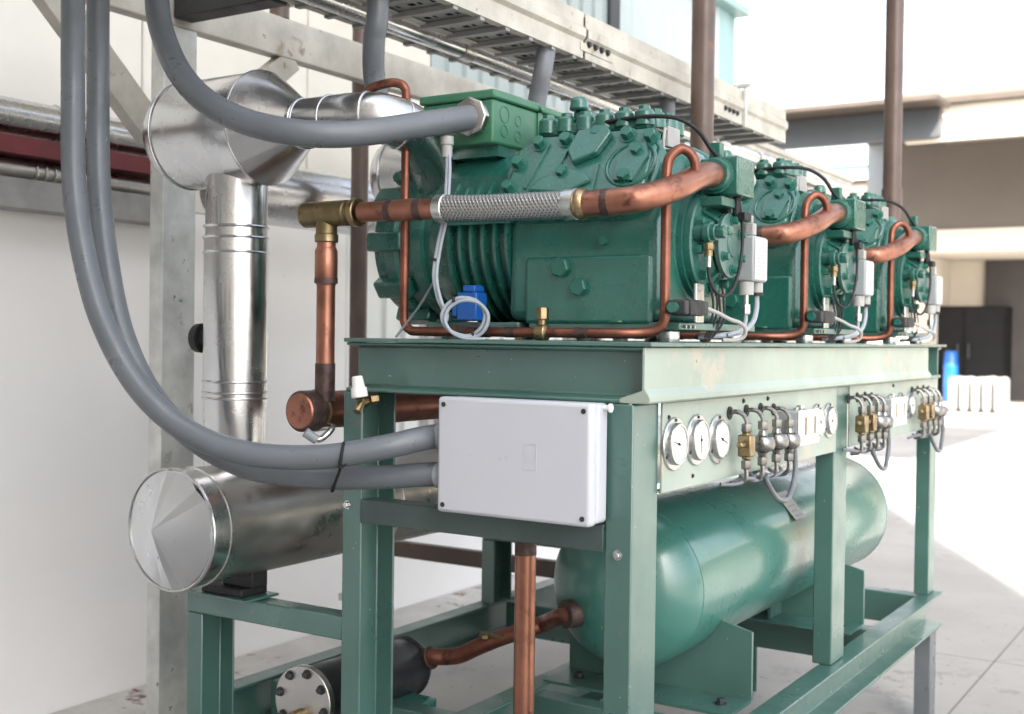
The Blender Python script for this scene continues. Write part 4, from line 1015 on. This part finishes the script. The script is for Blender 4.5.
# projecting fascia canopy
CY = FY - 4.5
f0 = fx(812, 116, CY); f1 = fx(1024, 95, CY)
zfb = fx(960, 139, CY).z; zft = fx(960, 104, CY).z
m = MB(); m.box(fx(905, 120, CY).x, 30, CY, CY + .25, zfb, zft); m.build('fascia', 'cream', fb)
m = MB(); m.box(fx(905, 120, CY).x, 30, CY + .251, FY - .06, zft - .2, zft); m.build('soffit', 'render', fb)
m = MB(); m.box(fx(812, 116, CY).x, 30, CY - .25, FY + 6, zft + .01, fx(960, 98, CY).z); m.build('roof_edge', 'roofm', fb)
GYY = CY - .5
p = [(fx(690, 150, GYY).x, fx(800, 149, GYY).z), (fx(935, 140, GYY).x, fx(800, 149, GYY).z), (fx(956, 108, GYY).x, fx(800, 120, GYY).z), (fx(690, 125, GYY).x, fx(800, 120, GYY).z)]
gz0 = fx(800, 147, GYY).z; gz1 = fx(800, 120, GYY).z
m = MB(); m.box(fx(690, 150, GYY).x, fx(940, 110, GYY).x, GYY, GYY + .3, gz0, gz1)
gd = tag(m.build('fascia_shade_strip', 'greyst'), 'long dark grey strip for the shaded far fascia, crossing the sky behind the compressors', 'fascia strip')  # separate dark strip: the far fascia's shade is put into its colour
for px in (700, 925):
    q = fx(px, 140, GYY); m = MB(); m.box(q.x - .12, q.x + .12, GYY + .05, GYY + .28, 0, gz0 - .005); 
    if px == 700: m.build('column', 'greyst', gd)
# cabinet, pallets of white boxes, blue drum
q0 = fx(925, 340, 32.2); q1 = fx(1004, 340, 32.2)
cz = fx(970, 306, 32.2).z
cbn = thing('steel_cabinet', 'black double door cabinet standing in front of the far beige building', 'cabinet', ((q0.x + q1.x) / 2, 32.2, 0))
m = MB(); m.box(q0.x, q1.x, 32.2, 33.4, .08, cz); m.box(q0.x + .05, q1.x - .05, 32.25, 33.3, 0, .0799); m.build('body', 'cab', cbn, bevel=.02)
for i in range(2):
    w2 = (q1.x - q0.x) / 2; m = MB(); m.box(q0.x + .04 + i * w2, q0.x + w2 - .03 + i * w2, 32.16, 32.199, .15, cz - .06); d_ = m.build('door', 'cab', cbn, bevel=.01)
    m = MB(); xx = q0.x + w2 + (-.16 if i == 0 else .13); m.box(xx, xx + .03, 32.1, 32.159, cz * .45, cz * .6); m.build('handle', 'greyst', d_)
a0 = fx(946, 388, 26.5).x; a1 = fx(1003, 388, 26.5).x; hz = fx(970, 377, 26.5).z
n = 5
for i in range(n):
    w2 = (a1 - a0) / n; s_ = .0
    m = MB(); m.box(a0 + i * w2 + .03, a0 + (i + 1) * w2 - .03, 26.5, 27.6, .002, hz + random.uniform(-.02, .02))
    o = m.build('white_carton', 'carton', bevel=.10, seg=4)
    tag(o, ('leftmost', 'second', 'middle', 'fourth', 'rightmost')[i] + ' of five white cartons in a row before the black cabinet', 'carton', 'white cartons by the cabinet')
    m = MB(); m.box(a0 + i * w2 + .14, a0 + (i + 1) * w2 - .14, 26.493, 26.4995, hz * .45, hz * .52); m.build('tape', 'paper', o)
q = fx(951, 362, 31.5)
bd = thing('blue_drum', 'bright blue plastic drum beside the black cabinet', 'drum', (q.x, 31.5, 0))
m = MB(); hh = fx(950, 351, 31.5).z; m.lathe([(0, .16), (.02, .18), (hh * .3, .19), (hh * .33, .20), (hh * .36, .19), (hh * .66, .19), (hh * .69, .20), (hh * .72, .19), (hh * .95, .17), (hh, .13)], (q.x, 31.5, 0), (0, 0, 1), 28); m.build('body', 'blue', bd)
m = MB(); m.cyl((q.x - .1, 31.5, hh), (q.x - .1, 31.5, hh + .04), .05); m.build('cap', 'black', bd)
q0 = fx(770, 190, 60); q1 = fx(884, 190, 60)
tb = thing('tan_building', 'low tan building far behind the middle compressor', 'building', ((q0.x + q1.x) / 2, 60, 0))
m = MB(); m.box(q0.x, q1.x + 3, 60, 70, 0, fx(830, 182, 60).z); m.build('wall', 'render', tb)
m = MB(); m.box(q0.x - .3, q1.x + 3.3, 59.7, 70.3, fx(830, 182, 60).z + .01, fx(830, 178, 60).z); m.build('roof', 'cream', tb)
q0 = fx(832, 170, 80); q1 = fx(872, 170, 80)
pb = thing('pale_blue_building', 'small pale blue flat roofed tower beyond the tan building', 'building', ((q0.x + q1.x) / 2, 80, 0))
m = MB(); m.box(q0.x, q1.x, 80, 86, 0, fx(850, 166, 80).z); m.build('wall', 'cyan', pb)
m = MB(); m.box(q0.x - .3, q1.x + .3, 79.7, 86.3, fx(850, 166, 80).z + .01, fx(850, 163, 80).z); m.build('roof', 'clad', pb)

# tall block added unseen behind the camera to keep the plant in shade
nb = thing('shade_block', 'unseen tall block added behind the camera to shade the plant', 'building', (3, -11, 0))
m = MB(); m.box(-12, 6.6, -15, -7.5, 0, 18); m.build('wall', 'cream', nb)
m = MB(); m.box(-12.1, 6.65, -15.1, -7.45, 18.01, 18.2); m.build('roof', 'roofm', nb)
m = MB()
for i in range(4):
    for j in range(3): m.box(-3 + j * 2.2, -1.8 + j * 2.2, -7.498, -7.45, 1.2 + i * 3.3, 2.9 + i * 3.3)
m.build('window', 'door', nb)

cr = thing('canopy_roof', 'sheet metal canopy roof above the plant, out of the picture', 'roof', (-1, -.5, 4.6))
m = MB(); m.box(-3.4, .25, 1.2, 4.4, 4.86, 4.92); m.build('sheet', 'galvl', cr)  # unseen canopy, span cut short so open sky reaches the near compressor
m = MB()
for yy in (1.4, 2.7, 4.1): m.box(-2.81, .2, yy, yy + .12, 4.70, 4.859)
m.build('rafter', 'galv', cr)
wr = tag(MB().box(-1.0, .25, 8, 15, 5.6, 5.68).build('shadow_sheet', 'galvl'), 'unseen metal sheet added high over the yard to cast its far shadow', 'roof')  # added out of view, shaped to cast the far shadow wedge
ov = tag(MB().box(fx(700, 118, CY).x, fx(953, 108, CY).x, CY - 1.45, CY - .27, gz1 + .02, gz1 + .12).build('overhang_roof', 'roofm'), 'thin brown roof overhang shading the dark fascia strip in the background', 'roof')

# =================================================================== CAMERA, LIGHT
cam = bpy.data.cameras.new('camera'); co = bpy.data.objects.new('camera', cam); COL.objects.link(co)
co.matrix_world = Matrix(((RT.x, UP.x, -FW.x, EYE.x), (RT.y, UP.y, -FW.y, EYE.y), (RT.z, UP.z, -FW.z, EYE.z), (0, 0, 0, 1)))
cam.sensor_fit = 'HORIZONTAL'; cam.sensor_width = 36; cam.lens = FPX / 1024 * 36
cam.clip_end = 600; cam.clip_start = .05
cam.dof.use_dof = True; cam.dof.focus_distance = 2.85; cam.dof.aperture_fstop = cam.lens / 11.0
S.camera = co

EL = 38.0; AZ = Vector((.451, -.8925, 0))
to_sun = (AZ * math.cos(rad(EL)) + ZZ * math.sin(rad(EL))).normalized()
sl = bpy.data.lights.new('sun', 'SUN'); sl.energy = 5.0; sl.angle = rad(.5); sl.color = (1, .95, .87)
so = bpy.data.objects.new('sun', sl); COL.objects.link(so)
so.rotation_euler = (-to_sun).to_track_quat('-Z', 'Y').to_euler()
W = bpy.data.worlds.new('World'); S.world = W; W.use_nodes = True
nt = W.node_tree
bg = nt.nodes['Background']; sky = nt.nodes.new('ShaderNodeTexSky'); sky.sky_type = 'NISHITA'; sky.sun_disc = False
sky.sun_elevation = rad(EL); sky.sun_rotation = math.atan2(to_sun.x, to_sun.y)
sky.dust_density = 4.0; sky.ozone_density = 1.0; sky.air_density = 1.0
hs = nt.nodes.new('ShaderNodeHueSaturation'); hs.inputs['Saturation'].default_value = .4
nt.links.new(sky.outputs['Color'], hs.inputs['Color']); nt.links.new(hs.outputs['Color'], bg.inputs['Color']); bg.inputs['Strength'].default_value = .15
vs = S.view_settings; vs.view_transform = 'Standard'; vs.look = 'None'; vs.gamma = 1; vs.use_curve_mapping = False
vs.exposure = 2.18
